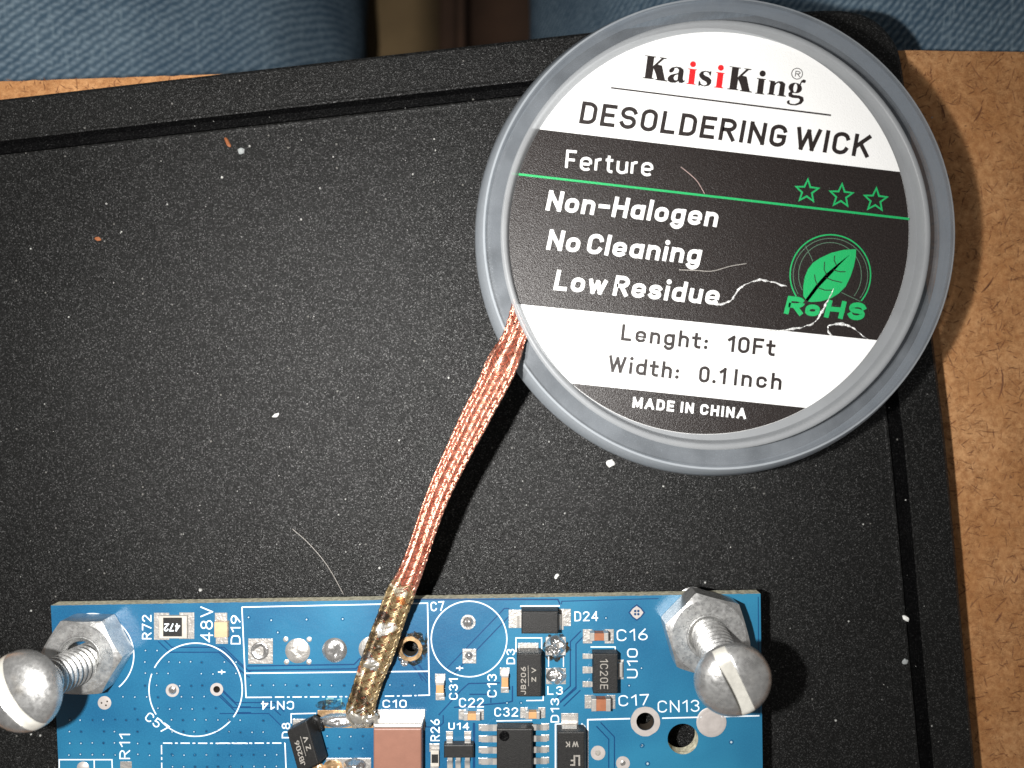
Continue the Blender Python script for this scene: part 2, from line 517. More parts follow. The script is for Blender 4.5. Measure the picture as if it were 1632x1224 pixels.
cushion(mb, -45, -19, 60, 210, -118, 2)
mb.build('front_cushion', M['seat_tan'], seat, True, 60)
mb = MB(); cushion(mb, -22, -13, 55, 210, -128, 3)
cushion(mb, -14, 40, 50, 210, -124, 5)
mb.build('back_cushion', M['seat_brown'], seat, True, 60)
mb = MB(); cushion(mb, -15.5, -11.5, 60, 210, -120, 1, 10)
mb.build('piping', M['seat_brown'], seat, True, 60)

# lap: one continuous pair of thighs
def thigh(mb, x0, y0, x1, y1, r0, r1, z0, z1):
    n = 30; pts = []; rs = []
    for i in range(n+1):
        t = i/n
        pts.append((x0+(x1-x0)*t, y0+(y1-y0)*t, z0+(z1-z0)*t)); rs.append(r0+(r1-r0)*t)
    mb.tube(pts, rs, 40)
mb = MB()
thigh(mb, -99.5, 330, -109, -150, 78, 66, -86, -80)
thigh(mb, 77, 330, 73, -150, 78, 66, -86, -80)
vs = []
mb.lathe([(0.1, -90), (60, -70), (110, -20), (118, 0), (110, 30), (60, 70), (0.1, 85)], 32, Matrix.Translation((-10, 360, -90)))
lap = mb.build('person', M['denim'])
tag(lap, 'seated person in faded blue jeans with the brown board resting on the lap', 'person')
rm = lap.modifiers.new('remesh', 'REMESH'); rm.mode = 'VOXEL'; rm.voxel_size = 4.0; rm.use_smooth_shade = True
sm = lap.modifiers.new('smooth', 'SMOOTH'); sm.iterations = 6
tx = bpy.data.textures.new('folds', 'CLOUDS'); tx.noise_scale = 60
dm = lap.modifiers.new('folds', 'DISPLACE'); dm.texture = tx; dm.strength = 9; dm.mid_level = 0.6

# hardboard sheet
HB = -4.5
hb = empty('hardboard_sheet', P(816, 700, HB-3), 'brown hardboard sheet under the black tray, fibres showing at its right strip', 'board')
mb = MB()
a = P(-420, 144, HB); b = P(0, 130, HB); c = P(330, 119, HB); d = P(1445, 80, HB); e = P(2100, 90, HB)
edge = []
ctrl = [a, b, c, d, e]
for k in range(len(ctrl)-1):
    for i in range(24):
        t = i/24; q = ctrl[k].lerp(ctrl[k+1], t)
        edge.append((q.x, q.y + 0.12*mnoise.noise(Vector((q.x*0.9, 3, 1)))))
edge.append((e.x, e.y))
out = [(x, y) for x, y in edge] + [(e.x+8, -160), (a.x, -160)]
mb.prism(out, HB-3.2, HB, 0)
mb.build('sheet', M['hardboard'], hb)
mb = MB()
def fibre_at(px, py, L, wd, ang, bend, z):
    c0 = P(px, py, z)
    pts = []
    n = 5
    for i in range(n):
        t = (i/(n-1)-0.5)*L
        x = c0.x + t*math.cos(ang) - bend*(t*t)*math.sin(ang); y = c0.y + t*math.sin(ang) + bend*(t*t)*math.cos(ang)
        pts.append((x, y, z + 0.02))
    mb.tube(pts, [wd*0.15, wd*0.5, wd*0.6, wd*0.45, wd*0.1], 4)
for i in range(1700):
    px = 1420 + rnd.random()*250; py = 84 + rnd.random()*1180
    L = abs(rnd.gauss(0, 0.75))+0.25
    if 612-py > 525: L *= 0.5
    fibre_at(px, py, L, rnd.uniform(0.03, 0.10), rnd.uniform(0, PI), rnd.uniform(-.12, .12), HB)
for i in range(60):
    px = rnd.random()*330; py = 126 + rnd.random()*24
    fibre_at(px, py, rnd.uniform(0.4, 1.2), 0.08, rnd.uniform(0, PI), 0, HB)
for (px, py, L, ang) in ((1620, 922, 1.3, 1.2), (1592, 984, 1.6, 1.0), (1560, 182, 2.2, 1.1), (1503, 176, 2.0, 1.9), (1575, 455, 2.4, 0.9), (1630, 1062, 1.2, 0), (1598, 610, 4.0, 1.5)):
    fibre_at(px, py, L, 0.2, ang, 0.1, HB)
tag(mb.build('wood_fibres', M['fibre'], hb), kind='stuff')

# black tray
tray = empty('tray', P(700, 700, -4.4), 'black speckled tray with a rounded corner and a groove along its rim', 'tray')
px_out = [(-120, 167), (0, 155), (250, 126), (496, 98), (700, 75), (870, 56), (1100, 31), (1250, 17), (1325, 13), (1360, 16), (1386, 24), (1404, 36), (1417, 49), (1428, 64),
          (1435, 80), (1440, 101), (1446, 141), (1462, 270), (1482, 460), (1497, 590), (1510, 700), (1524, 850), (1537, 1000), (1549, 1130), (1558, 1224), (1580, 1460), (-120, 1460)]
base = [P(x, y, 0) for x, y in px_out]
base = [(p.x, p.y) for p in base]
# Catmull-Rom smoothing of the visible run
def smooth_open(pts, k=5):
    o = []
    for i in range(len(pts)-1):
        p0 = Vector(pts[max(i-1, 0)]); p1 = Vector(pts[i]); p2 = Vector(pts[i+1]); p3 = Vector(pts[min(i+2, len(pts)-1)])
        for j in range(k):
            t = j/k
            q = 0.5*((2*p1)+(-p0+p2)*t+(2*p0-5*p1+4*p2-p3)*t*t+(-p0+3*p1-3*p2+p3)*t**3)
            o.append(tuple(q))
    o.append(tuple(pts[-1]))
    return o
run = smooth_open(base[:-2])
outl = (run + base[-2:])[::-1]       # counter-clockwise
def ring(d): return inset(outl, d)
prof = [(0.0, -4.4, 0), (0.0, -0.7, 0), (0.18, -0.25, 0), (0.55, 0.0, 0), (4.55, 0.0, 0), (4.8, 0.035, 0), (5.0, 0.02, 1), (5.4, -0.6, 1), (6.25, -0.6, 1), (6.6, 0.0, 1), (6.8, 0.035, 0), (7.1, 0.0, 0)]
mb = MB(); n = len(outl)
vs = []
for (d_, z, _) in prof:
    vs += [(p[0], p[1], z) for p in ring(d_)]
b0 = mb.add(vs, [])
for k in range(len(prof)-1):
    for i in range(n):
        j = (i+1) % n
        mb.f.append([k*n+i, k*n+j, (k+1)*n+j, (k+1)*n+i]); mb.m.append(prof[k+1][2] if prof[k][2] else prof[k][2])
lastring = [(vs[(len(prof)-1)*n+i][0], vs[(len(prof)-1)*n+i][1]) for i in range(n)]
tr = tessellate_polygon([[Vector((x, y, 0)) for x, y in lastring]])
kk = (len(prof)-1)*n
for t in tr:
    t = [kk+i for i in t]
    A_, B_, C_ = (Vector(vs[i]) for i in t)
    if (B_-A_).cross(C_-A_).z < 0: t = t[::-1]
    mb.f.append(t); mb.m.append(0)
tb = mb.build('panel', [M['tray'], M['groove']], tray)

# ------------------------------------------------------------------ stroke lettering
def A(cx, cy, rx, ry, a0, a1, n=9):
    return [(cx+rx*math.cos(R(a0+(a1-a0)*i/n)), cy+ry*math.sin(R(a0+(a1-a0)*i/n))) for i in range(n+1)]
X = 0.72
q = 0.25
G = {
 'D': (.5, [('c', [(0, 0), (0, 1), (.22, 1)]+A(.22, .72, .28, .28, 90, 0)+A(.22, .28, .28, .28, 0, -90))]),
 'E': (.44, [('o', [(.44, 1), (0, 1), (0, 0), (.44, 0)]), ('o', [(0, .52), (.38, .52)])]),
 'F': (.44, [('o', [(.44, 1), (0, 1), (0, 0)]), ('o', [(0, .5), (.38, .5)])]),
 'S': (.5, [('o', A(.25, .76, .25, .24, 15, 180)+A(.25, .72, .25, .21, 190, 262, 5)+A(.25, .29, .25, .23, 82, 0, 6)+A(.25, .25, .25, .25, 0, -165))]),
 'O': (.5, [('c', A(.25, .73, .25, .27, 180, 0)+A(.25, .27, .25, .27, 0, -180))]),
 '0': (.48, [('c', A(.24, .74, .24, .26, 180, 0)+A(.24, .26, .24, .26, 0, -180))]),
 'L': (.42, [('o', [(0, 1), (0, 0), (.42, 0)])]),
 'R': (.5, [('o', [(0, 0), (0, 1), (.25, 1)]+A(.25, .75, .24, .25, 90, -90)+[(.1, .5)]), ('o', [(.25, .46), (.49, 0)])]),
 'P': (.5, [('o', [(0, 0), (0, 1), (.25, 1)]+A(.25, .74, .24, .26, 90, -90)+[(.1, .48)])]),
 'B': (.5, [('o', [(0, 0), (0, 1), (.25, 1)]+A(.25, .76, .22, .24, 90, -90)+[(.1, .52)]), ('o', [(.25, .52)]+A(.25, .26, .25, .26, 90, -90)+[(0.1, 0)])]),
 'I': (.0, [('o', [(0, 0), (0, 1)])]),
 'N': (.52, [('o', [(0, 0), (0, 1)]), ('o', [(0.01, .97), (.51, .03)]), ('o', [(.52, 0), (.52, 1)])]),
 'G': (.5, [('o', A(.25, .75, .25, .25, 12, 180)+A(.25, .25, .25, .25, 180, 360)+[(.5, .47), (.28, .47)])]),
 'C': (.5, [('o', A(.25, .74, .25, .26, 12, 180)+A(.25, .26, .25, .26, 180, 348))]),
 'W': (.84, [('o', [(0, 1), (.2, 0), (.42, .92), (.64, 0), (.84, 1)])]),
 'K': (.52, [('o', [(0, 0), (0, 1)]), ('o', [(.5, 1), (.03, .42)]), ('o', [(.2, .6), (.52, 0)])]),
 'A': (.62, [('o', [(0, 0), (.31, 1), (.62, 0)]), ('o', [(.13, .33), (.49, .33)])]),
 'M': (.66, [('o', [(0, 0), (0, 1), (.33, .12), (.66, 1), (.66, 0)])]),
 'H': (.52, [('o', [(0, 0), (0, 1)]), ('o', [(.52, 0), (.52, 1)]), ('o', [(0, .5), (.52, .5)])]),
 'J': (.4, [('o', [(.4, 1)]+A(.2, .2, .2, .2, 0, -180))]),
 'U': (.5, [('o', [(0, 1)]+A(.25, .25, .25, .25, 180, 360)+[(.5, 1)])]),
 'V': (.56, [('o', [(0, 1), (.28, 0), (.56, 1)])]),
 'Z': (.48, [('o', [(0, 1), (.48, 1), (0, 0), (.48, 0)])]),
 'Q': (.5, [('c', A(.25, .73, .25, .27, 180, 0)+A(.25, .27, .25, .27, 0, -180)), ('o', [(.3, .2), (.52, -.05)])]),
 '1': (.24, [('o', [(0, .78), (.24, 1), (.24, 0)])]),
 'i1': (.3, [('o', [(0, .78), (.2, 1), (.2, 0)]), ('o', [(0, 0), (.4, 0)])]),
 '2': (.48, [('o', A(.24, .74, .24, .26, 170, -15)+[(0, 0), (.48, 0)])]),
 '3': (.48, [('o', A(.24, .76, .22, .24, 160, -80)+A(.24, .27, .24, .27, 82, -160))]),
 '4': (.5, [('o', [(.38, 0), (.38, 1), (0, .28), (.5, .28)])]),
 '5': (.48, [('o', [(.44, 1), (.04, 1), (.02, .56)]+A(.23, .31, .25, .31, 120, -150))]),
 '6': (.48, [('o', [(.38, 1), (.04, .5)]), ('c', A(.24, .27, .24, .27, 0, 360, 18))]),
 '7': (.48, [('o', [(0, 1), (.48, 1), (.16, 0)])]),
 '8': (.48, [('c', A(.24, .77, .2, .23, 0, 360, 18)), ('c', A(.24, .28, .24, .27, 0, 360, 18))]),
 '9': (.48, [('o', [(.1, 0), (.44, .5)]), ('c', A(.24, .73, .24, .27, 0, 360, 18))]),
 '+': (.5, [('o', [(0, .5), (.5, .5)]), ('o', [(.25, .25), (.25, .75)])]),
 '-': (.34, [('o', [(0, .46), (.34, .46)])]),
 '.': (.02, [('d', (0.01, 0.03))]),
 ':': (.02, [('d', (0.01, 0.05)), ('d', (0.01, .5))]),
 'a': (.44, [('c', A(.22, X-.22, .22, .22, 180, 0)+A(.22, .22, .22, .22, 0, -180)), ('o', [(.44, X), (.44, 0)])]),
 'c': (.42, [('o', A(.21, X-.21, .21, .21, 10, 180)+A(.21, .21, .21, .21, 180, 350))]),
 'd': (.44, [('c', A(.22, X-.22, .22, .22, 180, 0)+A(.22, .22, .22, .22, 0, -180)), ('o', [(.44, 1.0), (.44, 0)])]),
 'e': (.44, [('b', [(.08, .345), (.40, .345)]), ('o', [(.44, .36), (.44, X-.22)]+A(.22, X-.22, .22, .22, 0, 180)+A(.22, .22, .22, .22, 180, 322))]),
 'g': (.44, [('c', A(.22, X-.22, .22, .22, 180, 0)+A(.22, .22, .22, .22, 0, -180)), ('o', [(.44, X), (.44, 0)]+A(.22, -.06, .22, .22, 0, -150))]),
 'h': (.42, [('o', [(0, 0), (0, 1.0)]), ('o', A(.21, X-.22, .21, .22, 180, 0)+[(.42, 0)])]),
 'i': (.0, [('o', [(0, 0), (0, X)]), ('d', (0, 1.02))]),
 'l': (.0, [('o', [(0, 0), (0, 1.02)])]),
 'n': (.42, [('o', [(0, 0), (0, X)]), ('o', A(.21, X-.22, .21, .22, 180, 0)+[(.42, 0)])]),
 'o': (.44, [('c', A(.22, X-.24, .22, .24, 180, 0)+A(.22, .24, .22, .24, 0, -180))]),
 'r': (.24, [('o', [(0, 0), (0, X)]), ('o', A(.2, X-.2, .2, .2, 180, 80))]),
 's': (.4, [('o', A(.2, X-.17, .2, .17, 20, 180)+A(.2, X-.2, .2, .14, 190, 262, 5)+A(.2, .2, .2, .16, 82, 0, 6)+A(.2, .18, .2, .18, 0, -160))]),
 't': (.28, [('o', [(.09, .95), (.09, .18)]+A(.25, .16, .16, .16, 190, 270, 5)+[(.3, 0)]), ('o', [(-.06, X), (.3, X)])]),
 'u': (.42, [('o', [(0, X)]+A(.21, .22, .21, .22, 180, 360)+[(.42, X)]), ('o', [(.42, X), (.42, 0)])]),
 'w': (.66, [('o', [(0, X), (.16, 0), (.33, X*.9), (.5, 0), (.66, X)])]),
}

def ribbon(pts, wd, closed=False, cap='square'):
    """offset outline of a polyline in 2-D: returns list of (left,right)"""
    P2 = [Vector(p) for p in pts]
    o = [P2[0]]
    for p in P2[1:]:
        if (p-o[-1]).length > 1e-5: o.append(p)
    P2 = o
    if closed and (P2[0]-P2[-1]).length < 1e-5: P2 = P2[:-1]
    n = len(P2)
    if n < 2: return []
    if not closed and cap != 'butt':
        P2[0] = P2[0] + (P2[0]-P2[1]).normalized()*wd*0.5
        P2[-1] = P2[-1] + (P2[-1]-P2[-2]).normalized()*wd*0.5
    L = []
    for i in range(n):
        if closed:
            a = P2[i]-P2[i-1]; b = P2[(i+1) % n]-P2[i]
        else:
            a = P2[i]-P2[i-1] if i else P2[1]-P2[0]
            b = P2[i+1]-P2[i] if i < n-1 else P2[i]-P2[i-1]
        a = a.normalized(); b = b.normalized()
        m_ = a+b
        m_ = m_.normalized() if m_.length > 1e-6 else a
        nrm = Vector((-m_.y, m_.x))
        k = 1.0/max(0.45, nrm.dot(Vector((-a.y, a.x))))
        L.append((P2[i]+nrm*wd*0.5*k, P2[i]-nrm*wd*0.5*k))
    return L

class Print:
    """flat print laid on a surface: strokes in photo pixels mapped on a plane at height z"""
    def __init__(s, z, step=0.0015):
        s.mb = MB(); s.z = z; s.k = 0; s.step = step
    def _z(s):
        s.k += 1
        return s.z + (s.k % 60)*s.step
    def flush(s, name, mat, parent):
        if s.mb.v:
            o = s.mb.build(name, mat, parent); s.mb = MB(); return o
    def stroke(s, pts, wd, closed=False, cap='square'):
        if not closed and len(pts) > 2:
            for i in range(1, len(pts)-1):
                a = Vector(pts[i])-Vector(pts[i-1]); b = Vector(pts[i+1])-Vector(pts[i])
                if a.length > 1e-4 and b.length > 1e-4 and a.angle(b) > R(105):
                    s.stroke(pts[:i+1], wd, False, cap); s.stroke(pts[i:], wd, False, cap); return
        L = ribbon(pts, wd, closed, cap)
        if not L: return
        z = s._z()
        vs = []
        for l, r in L:
            vs.append(P(l.x, l.y, z)); vs.append(P(r.x, r.y, z))
        n = len(L); fs = []
        for i in range(n if closed else n-1):
            j = (i+1) % n
            fs.append([2*i, 2*i+1, 2*j+1, 2*j])
        s.up(vs, fs)
    def up(s, vs, fs):
        f2 = []
        for f in fs:
            a = Vector((0, 0, 0))
            for i in range(len(f)):
                a += Vector(vs[f[i]]).cross(Vector(vs[f[(i+1) % len(f)]]))
            f2.append(f if a.z > 0 else f[::-1])
        s.mb.add(vs, f2)
    def disc(s, c, r, n=20):
        z = s._z()
        s.up([P(x, y, z) for x, y in circ(c, r, n)], [list(range(n))])
    def area(s, *loops):
        z = s._z()
        lp = [[P(x, y, z)[:2] for x, y in l] for l in loops]
        sheet(s.mb, lp, z)
    def text(s, txt, p0, p1, cap, wt, slant=0.0, gap=None, capstyle='square', spacew=0.32, widths=1.0):
        p0 = Vector(p0); p1 = Vector(p1)
        d = (p1-p0).normalized(); up = Vector((d.y, -d.x))
        wr = wt/cap
        gp = gap if gap is not None else 0.17
        # natural length
        adv = []; x = 0.0
        for ch in txt:
            if ch == ' ': adv.append(x); x += spacew; continue
            adv.append(x)
            x += G[ch][0]*widths + wr + gp
        total = x - gp
        sx = (p1-p0).length/cap/total
        for ch, x0 in zip(txt, adv):
            if ch == ' ': continue
            gw, strokes = G[ch]
            low = ch in 'acdeghilnorstuw'
            def tr(pt):
                gx = (x0 + wr/2 + pt[0]*widths)*sx
                top = 1.0
                if pt[1] < 0: gy = wr/2 + pt[1]
                elif low and pt[1] <= X: gy = wr/2 + pt[1]*(X-wr)/X
                elif low: gy = X - wr/2 + (pt[1]-X)/(1-X)*(1-X)
                else: gy = wr/2 + pt[1]*(1-wr)
                v = p0 + d*(gx+slant*gy)*cap + up*gy*cap
                return (v.x, v.y)
            for st in strokes:
                if st[0] == 'd':
                    v = tr(st[1]); s.disc(v, wt*0.62)
                else:
                    s.stroke([tr(p_) for p_ in st[1]], wt*(0.62 if st[0] == 'b' and wr > 0.15 else 1), st[0] == 'c', capstyle)
    def build(s, name, mat, parent): return s.mb.build(name, mat, parent)

# ------------------------------------------------------------------ circuit board
ZB = 5.0
pcb = empty('circuit_board', P(650, 1090, 3.4), 'blue printed circuit board with small components, lying across the bottom of the tray', 'circuit board')
def pp(zn, *xy, z=ZB):
    out = []
    for x, y in xy:
        p = P(*zn(x, y), z); out.append((p.x, p.y))
    return out
# outline with slightly rough sawn top edge
top_l = P(81, 965, ZB); top_r = P(1212, 946, ZB)
outline = []
for i in range(160):
    t = i/159
    q_ = top_r.lerp(top_l, t)
    outline.append((q_.x, q_.y + 0.05*mnoise.noise(Vector((q_.x*1.7, 0, 0)))))
for i in range(12): pass
bl = P(103, 1420, ZB); br = P(1218, 1420, ZB)
outline += [(bl.x, bl.y), (br.x, br.y)]
HOLES = [(A2(1240, 445), 53/4.08), (A4(605, 920), 58/4.08), (A4(850, 1035), 100/4.08), (A1(1410, 712), 22/4.08)]
NUT_L = P(*A1(560, 490), ZB); NUT_R = P(*A4(1070, 345), ZB)
def hp(c, r, n=36, z=ZB):
    q_ = P(c[0], c[1], z); return circ((q_.x, q_.y), r*(CAM_Z-z)/F_PX, n)
loops = [outline] + [hp(c, r)[::-1] for c, r in HOLES]
mb = MB()
sheet(mb, loops, ZB); sheet(mb, loops, ZB-1.6, True)
mb.mi = 1
n = len(outline)
mb.add([(x, y, ZB-1.6) for x, y in outline]+[(x, y, ZB) for x, y in outline], [[i, (i+1) % n, n+(i+1) % n, n+i] for i in range(n)])
mb.mi = 2
for k, (c, r) in enumerate(HOLES):
    lp = hp(c, r)
    m_ = len(lp)
    mb.mi = 1 if k == 2 else 2
    mb.add([(x, y, ZB-1.6) for x, y in lp]+[(x, y, ZB) for x, y in lp], [[i, m_+i, m_+(i+1) % m_, (i+1) % m_] for i in range(m_)])
mb.build('laminate', [M['mask'], M['fr4'], M['hole']], pcb)

# bare gaps between the copper areas (they look darker through the mask)
gp = Print(ZB+0.004, 0.0001)
def gap(zn, pts, wd=1.7, pair=None):
    pts = [zn(x, y) for x, y in pts]
    if pair:
        for s_ in (-1, 1):
            L = ribbon(pts, pair, False, 'butt')
            gp.stroke([(l if s_ > 0 else r) for l, r in L], wd, cap='butt')
    else: gp.stroke(pts, wd, cap='butt')
    gp.flush('trace_gap', M['gap'], pcb)
gap(A1, [(1040, 388), (1110, 455), (1450, 455), (1610, 610), (1632, 620)], 1.8, 8)
gap(A1, [(1430, 735), (1545, 845), (1632, 845)], 1.8, 9)
gap(A2, [(0, 455), (150, 590)], 1.8, 8)
gap(A2, [(0, 720), (95, 815), (350, 815), (410, 870)], 1.8, 8)
gap(A2, [(180, 575), (880, 565), (925, 520)], 2.2, 7)
gap(A2, [(1260, 545), (1350, 640), (1362, 660)], 1.8, 8)
gap(A2, [(0, 870), (320, 870), (400, 950)], 1.6, 0)
gap(A3, [(270, 600), (640, 215), (660, 215)], 1.8, 14)
gap(A3, [(200, 880), (345, 720), (395, 675), (600, 670)], 2.0, 0)
gap(A3, [(300, 830), (640, 800), (680, 790), (680, 690)], 2.2, 0)
gap(A3, [(400, 745), (540, 745), (540, 800)], 2.0, 0)
gap(A3, [(1140, 345), (1075, 410), (1075, 700), (960, 800)], 2.0, 9)
gap(A3, [(1110, 705), (1000, 810)], 2.0, 9)
gap(A3, [(1240, 940), (1325, 1030), (1325, 1224)], 1.8, 9)
gap(A3, [(0, 128), (975, 128), (990, 160)], 2.5, 0)
gap(A3, [(1000, 160), (1000, 140), (1632, 122)], 1.5, 0)
gap(A4, [(740, 250), (860, 130), (920, 100)], 1.6, 0)
gap(A4, [(1340, 110), (1345, 870)], 1.4, 0)
gap(A3, [(60, 560), (110, 650)], 1.8, 8)
gap(A3, [(0, 950), (200, 960), (230, 930), (230, 880)], 2, 0)
gap(A3, [(430, 930), (430, 1224)], 4, 0)

# silkscreen
sk = Print(ZB+0.012, 0.001)
def sl(zn, pts, wd=1.9, closed=False, fl=True):
    sk.stroke([zn(x, y) for x, y in pts], wd, closed, 'butt')
    if fl: sk.flush('silkscreen_line', M['silk'], pcb)
def sarc(zn, c, r, a0, a1, wd=1.9, n=48):
    c = zn(*c); r = r/4.08
    sk.stroke([(c[0]+r*math.cos(R(a0+(a1-a0)*i/n)), c[1]-r*math.sin(R(a0+(a1-a0)*i/n))) for i in range(n+1)], wd, False, 'butt')
    sk.flush('silkscreen_circle', M['silk'], pcb)
def dash(zn, p, q_, wd=1.9, on=60, off=18):
    p = Vector(p); q_ = Vector(q_); L = (q_-p).length; d = (q_-p)/L; t = 0; k = 0
    while t < L:
        o = on if k % 2 == 0 else on*0.3
        a = p+d*t; b = p+d*min(L, t+o)
        sl(zn, [tuple(a), tuple(b)], wd, False, False); t += o+off; k += 1
    tag(sk.flush('dashed_line', M['silk'], pcb), kind='stuff')
sl(A2, [(145, 178), (1352, 152), (1364, 750), (1290, 752)])
sl(A2, [(145, 178), (172, 765), (340, 764)])
dash(A2, (360, 763), (830, 760)); dash(A2, (1075, 757), (1280, 753))
sl(A2, [(166, 608), (1362, 595)], 2.0)
sarc(A1, (1272, 715), 303, 0, 152); sarc(A1, (1272, 715), 303, 160, 212); sarc(A1, (1272, 715), 303, 222, 318); sarc(A1, (1272, 715), 303, 324, 360)
sarc(A3, (398, 385), 246, 0, 360)
sarc(A1, (600, 490), 270, -50, 100)
dash(A1, (1060, 1062), (1640, 1064)); dash(A2, (0, 1062), (425, 1062))
dash(A1, (1050, 1075), (1052, 1230)); sl(A2, [(425, 1062), (432, 1230)])
sl(A1, [(385, 1300), (385, 1170), (728, 1170), (732, 1300)]); sl(A1, [(612, 1170), (615, 1300)])
sl(A3, [(703, 470), (703, 378), (870, 378), (870, 470)], 1.8); sl(A3, [(770, 786), (880, 784), (880, 750)], 1.8)
sl(A3, [(730, 172), (988, 170)], 2.4)
sl(A3, [(915, 500), (915, 566)], 1.6); sl(A3, [(1012, 500), (1012, 566)], 1.6)
sl(A3, [(1188, 437), (1348, 437), (1350, 470)], 1.8)
sl(A3, [(1170, 1300), (1170, 910), (1446, 903)], 2.4)
sl(A4, [(715, 900), (1348, 884)], 2.2)
sl(A4, [(22, 1300), (22, 940), (60, 938)], 2.4); sl(A4, [(190, 935), (212, 955), (215, 1300)], 2.4)
sl(A2, [(465, 935), (465, 872), (628, 868)], 1.8)
sl(A3, [(575, 918), (808, 914)], 1.8)
tx_ = Print(ZB+0.012, 0.001)
MATX = M['silk']
def st(zn, txt, p0, p1, cap, wt=2.0):
    tx_.text(txt, zn(*p0), zn(*p1), cap/4.08, wt, 0, 0.16, 'square')
    tx_.flush('printed_designator', MATX, pcb)
st(A1, 'R72', (985, 388), (985, 228), 62)
st(A1, '48V', (1385, 408), (1385, 172), 82)
st(A1, 'D19', (1564, 422), (1564, 228), 64)
st(A1, 'C57', (935, 905), (1070, 1005), 62)
st(A1, 'R11', (846, 1168), (846, 1000), 70)
st(A1, '+', (1415, 625), (1468, 625), 50, 2.0)
st(A2, 'CN14', (485, 788), (268, 788), 56)
st(A3, 'C7', (150, 206), (240, 200), 62)
st(A2, 'C10', (1058, 832), (1218, 832), 52)
st(A2, 'D8', (460, 1032), (460, 928), 56)
st(A3, 'C31', (325, 780), (325, 640), 58)
st(A3, '+', (312, 600), (362, 600), 50, 2.0)
st(A3, 'C13', (578, 765), (578, 612), 62)
st(A3, 'C22', (332, 830), (495, 830), 62)
st(A3, 'C32', (562, 890), (718, 890), 60)
st(A3, 'D3', (697, 550), (697, 448), 56)
st(A3, 'D24', (1083, 270), (1238, 268), 64)
st(A3, 'C16', (1358, 400), (1562, 392), 76)
st(A3, 'U10', (1495, 642), (1495, 445), 70)
st(A3, 'C17', (1370, 824), (1572, 814), 72)
st(A3, 'L3', (905, 748), (1010, 748), 56)
st(A3, 'D13', (984, 930), (984, 768), 56)
st(A3, 'U14', (262, 975), (400, 975), 46, 2.0)
st(A3, 'R26', (207, 1050), (207, 905), 60)
st(A4, 'CN13', (686, 864), (960, 858), 78)
MATX = M['silk_dull']
tx_ = Print(ZB+0.012, 0.001)
st(A2, 'F1', (690, 815), (800, 815), 46, 2.0)

# vias: too many to count
vr = MB(); vh = MB(); vd = MB()
def via(c, r=0.19, kind=None):
    p = P(c[0], c[1], ZB)
    vr.lathe([(r, 0), (r*0.85, 0.035), (r*0.5, 0.03)], 8, Matrix.Translation((p.x, p.y, ZB)))
    k = rnd.random() if kind is None else kind
    (vd if k < 0.72 else vh).prism(circ((p.x+rnd.uniform(-.04, .04), p.y+rnd.uniform(-.03, .03)), r*(0.42 if k < 0.72 else 0.55), 8), ZB+0.001, ZB+0.03, 0, False)
blocked = [(A1(600, 500), 290/4.08), (A1(1122, 718), 50/4.08), (A1(1410, 712), 50/4.08), (A1(250, 750), 200/4.08)]
def grid(zn, x0, y0, nx, ny, dx, dy, skip=0.0, rects=()):
    for j in range(ny):
        for i in range(nx):
            x = x0+i*dx+rnd.uniform(-3, 3); y = y0+j*dy+rnd.uniform(-3, 3)
            if rnd.random() < skip: continue
            if any(a <= x <= c and b <= y <= d for a, b, c, d in rects): continue
            c = zn(x, y)
            if any((c[0]-q_[0])**2+(c[1]-q_[1])**2 < r*r for q_, r in blocked): continue
            via(c)
grid(A1, 452, 910, 15, 4, 74, 76, 0.06, [(780, 980, 870, 1224), (930, 840, 1080, 1000), (1040, 1040, 1070, 1240), (0, 1150, 740, 1224)])
grid(A1, 802, 762, 9, 2, 75, 76, 0.1, [(1360, 650, 1460, 770)])
grid(A1, 945, 458, 2, 4, 74, 76, 0.1)
grid(A1, 1095, 535, 7, 3, 73, 76, 0.15, [(1390, 570, 1480, 640), (1350, 640, 1632, 770)])
grid(A1, 1120, 1140, 7, 2, 75, 75, 0.0)
grid(A2, 200, 686, 15, 1, 76, 76, 0.05, [(840, 600, 1080, 800)])
grid(A2, 60, 915, 4, 2, 75, 75, 0.1)
grid(A2, 70, 1140, 5, 2, 75, 75, 0.0)
grid(A2, 700, 1018, 4, 2, 77, 80, 0.0)
for c in ((190, 245), (335, 262), (567, 258), (800, 255), (380, 342)): via(A2(*c), 0.22)
for c in ((1288, 248), (1520, 575), (1438, 688), (1524, 1075), (645, 800), (735, 800), (735, 1100)): via(A3(*c), 0.2)
for c in ((585, 1078), (1165, 1055), (620, 1195)): via(A4(*c), 0.3, 0.1)
tag(vr.build('via_rings', M['via'], pcb, True, 40), kind='stuff')
tag(vh.build('via_openings', M['via_hole'], pcb), kind='stuff')
tag(vd.build('painted_via_glints', M['via_dot'], pcb), kind='stuff')

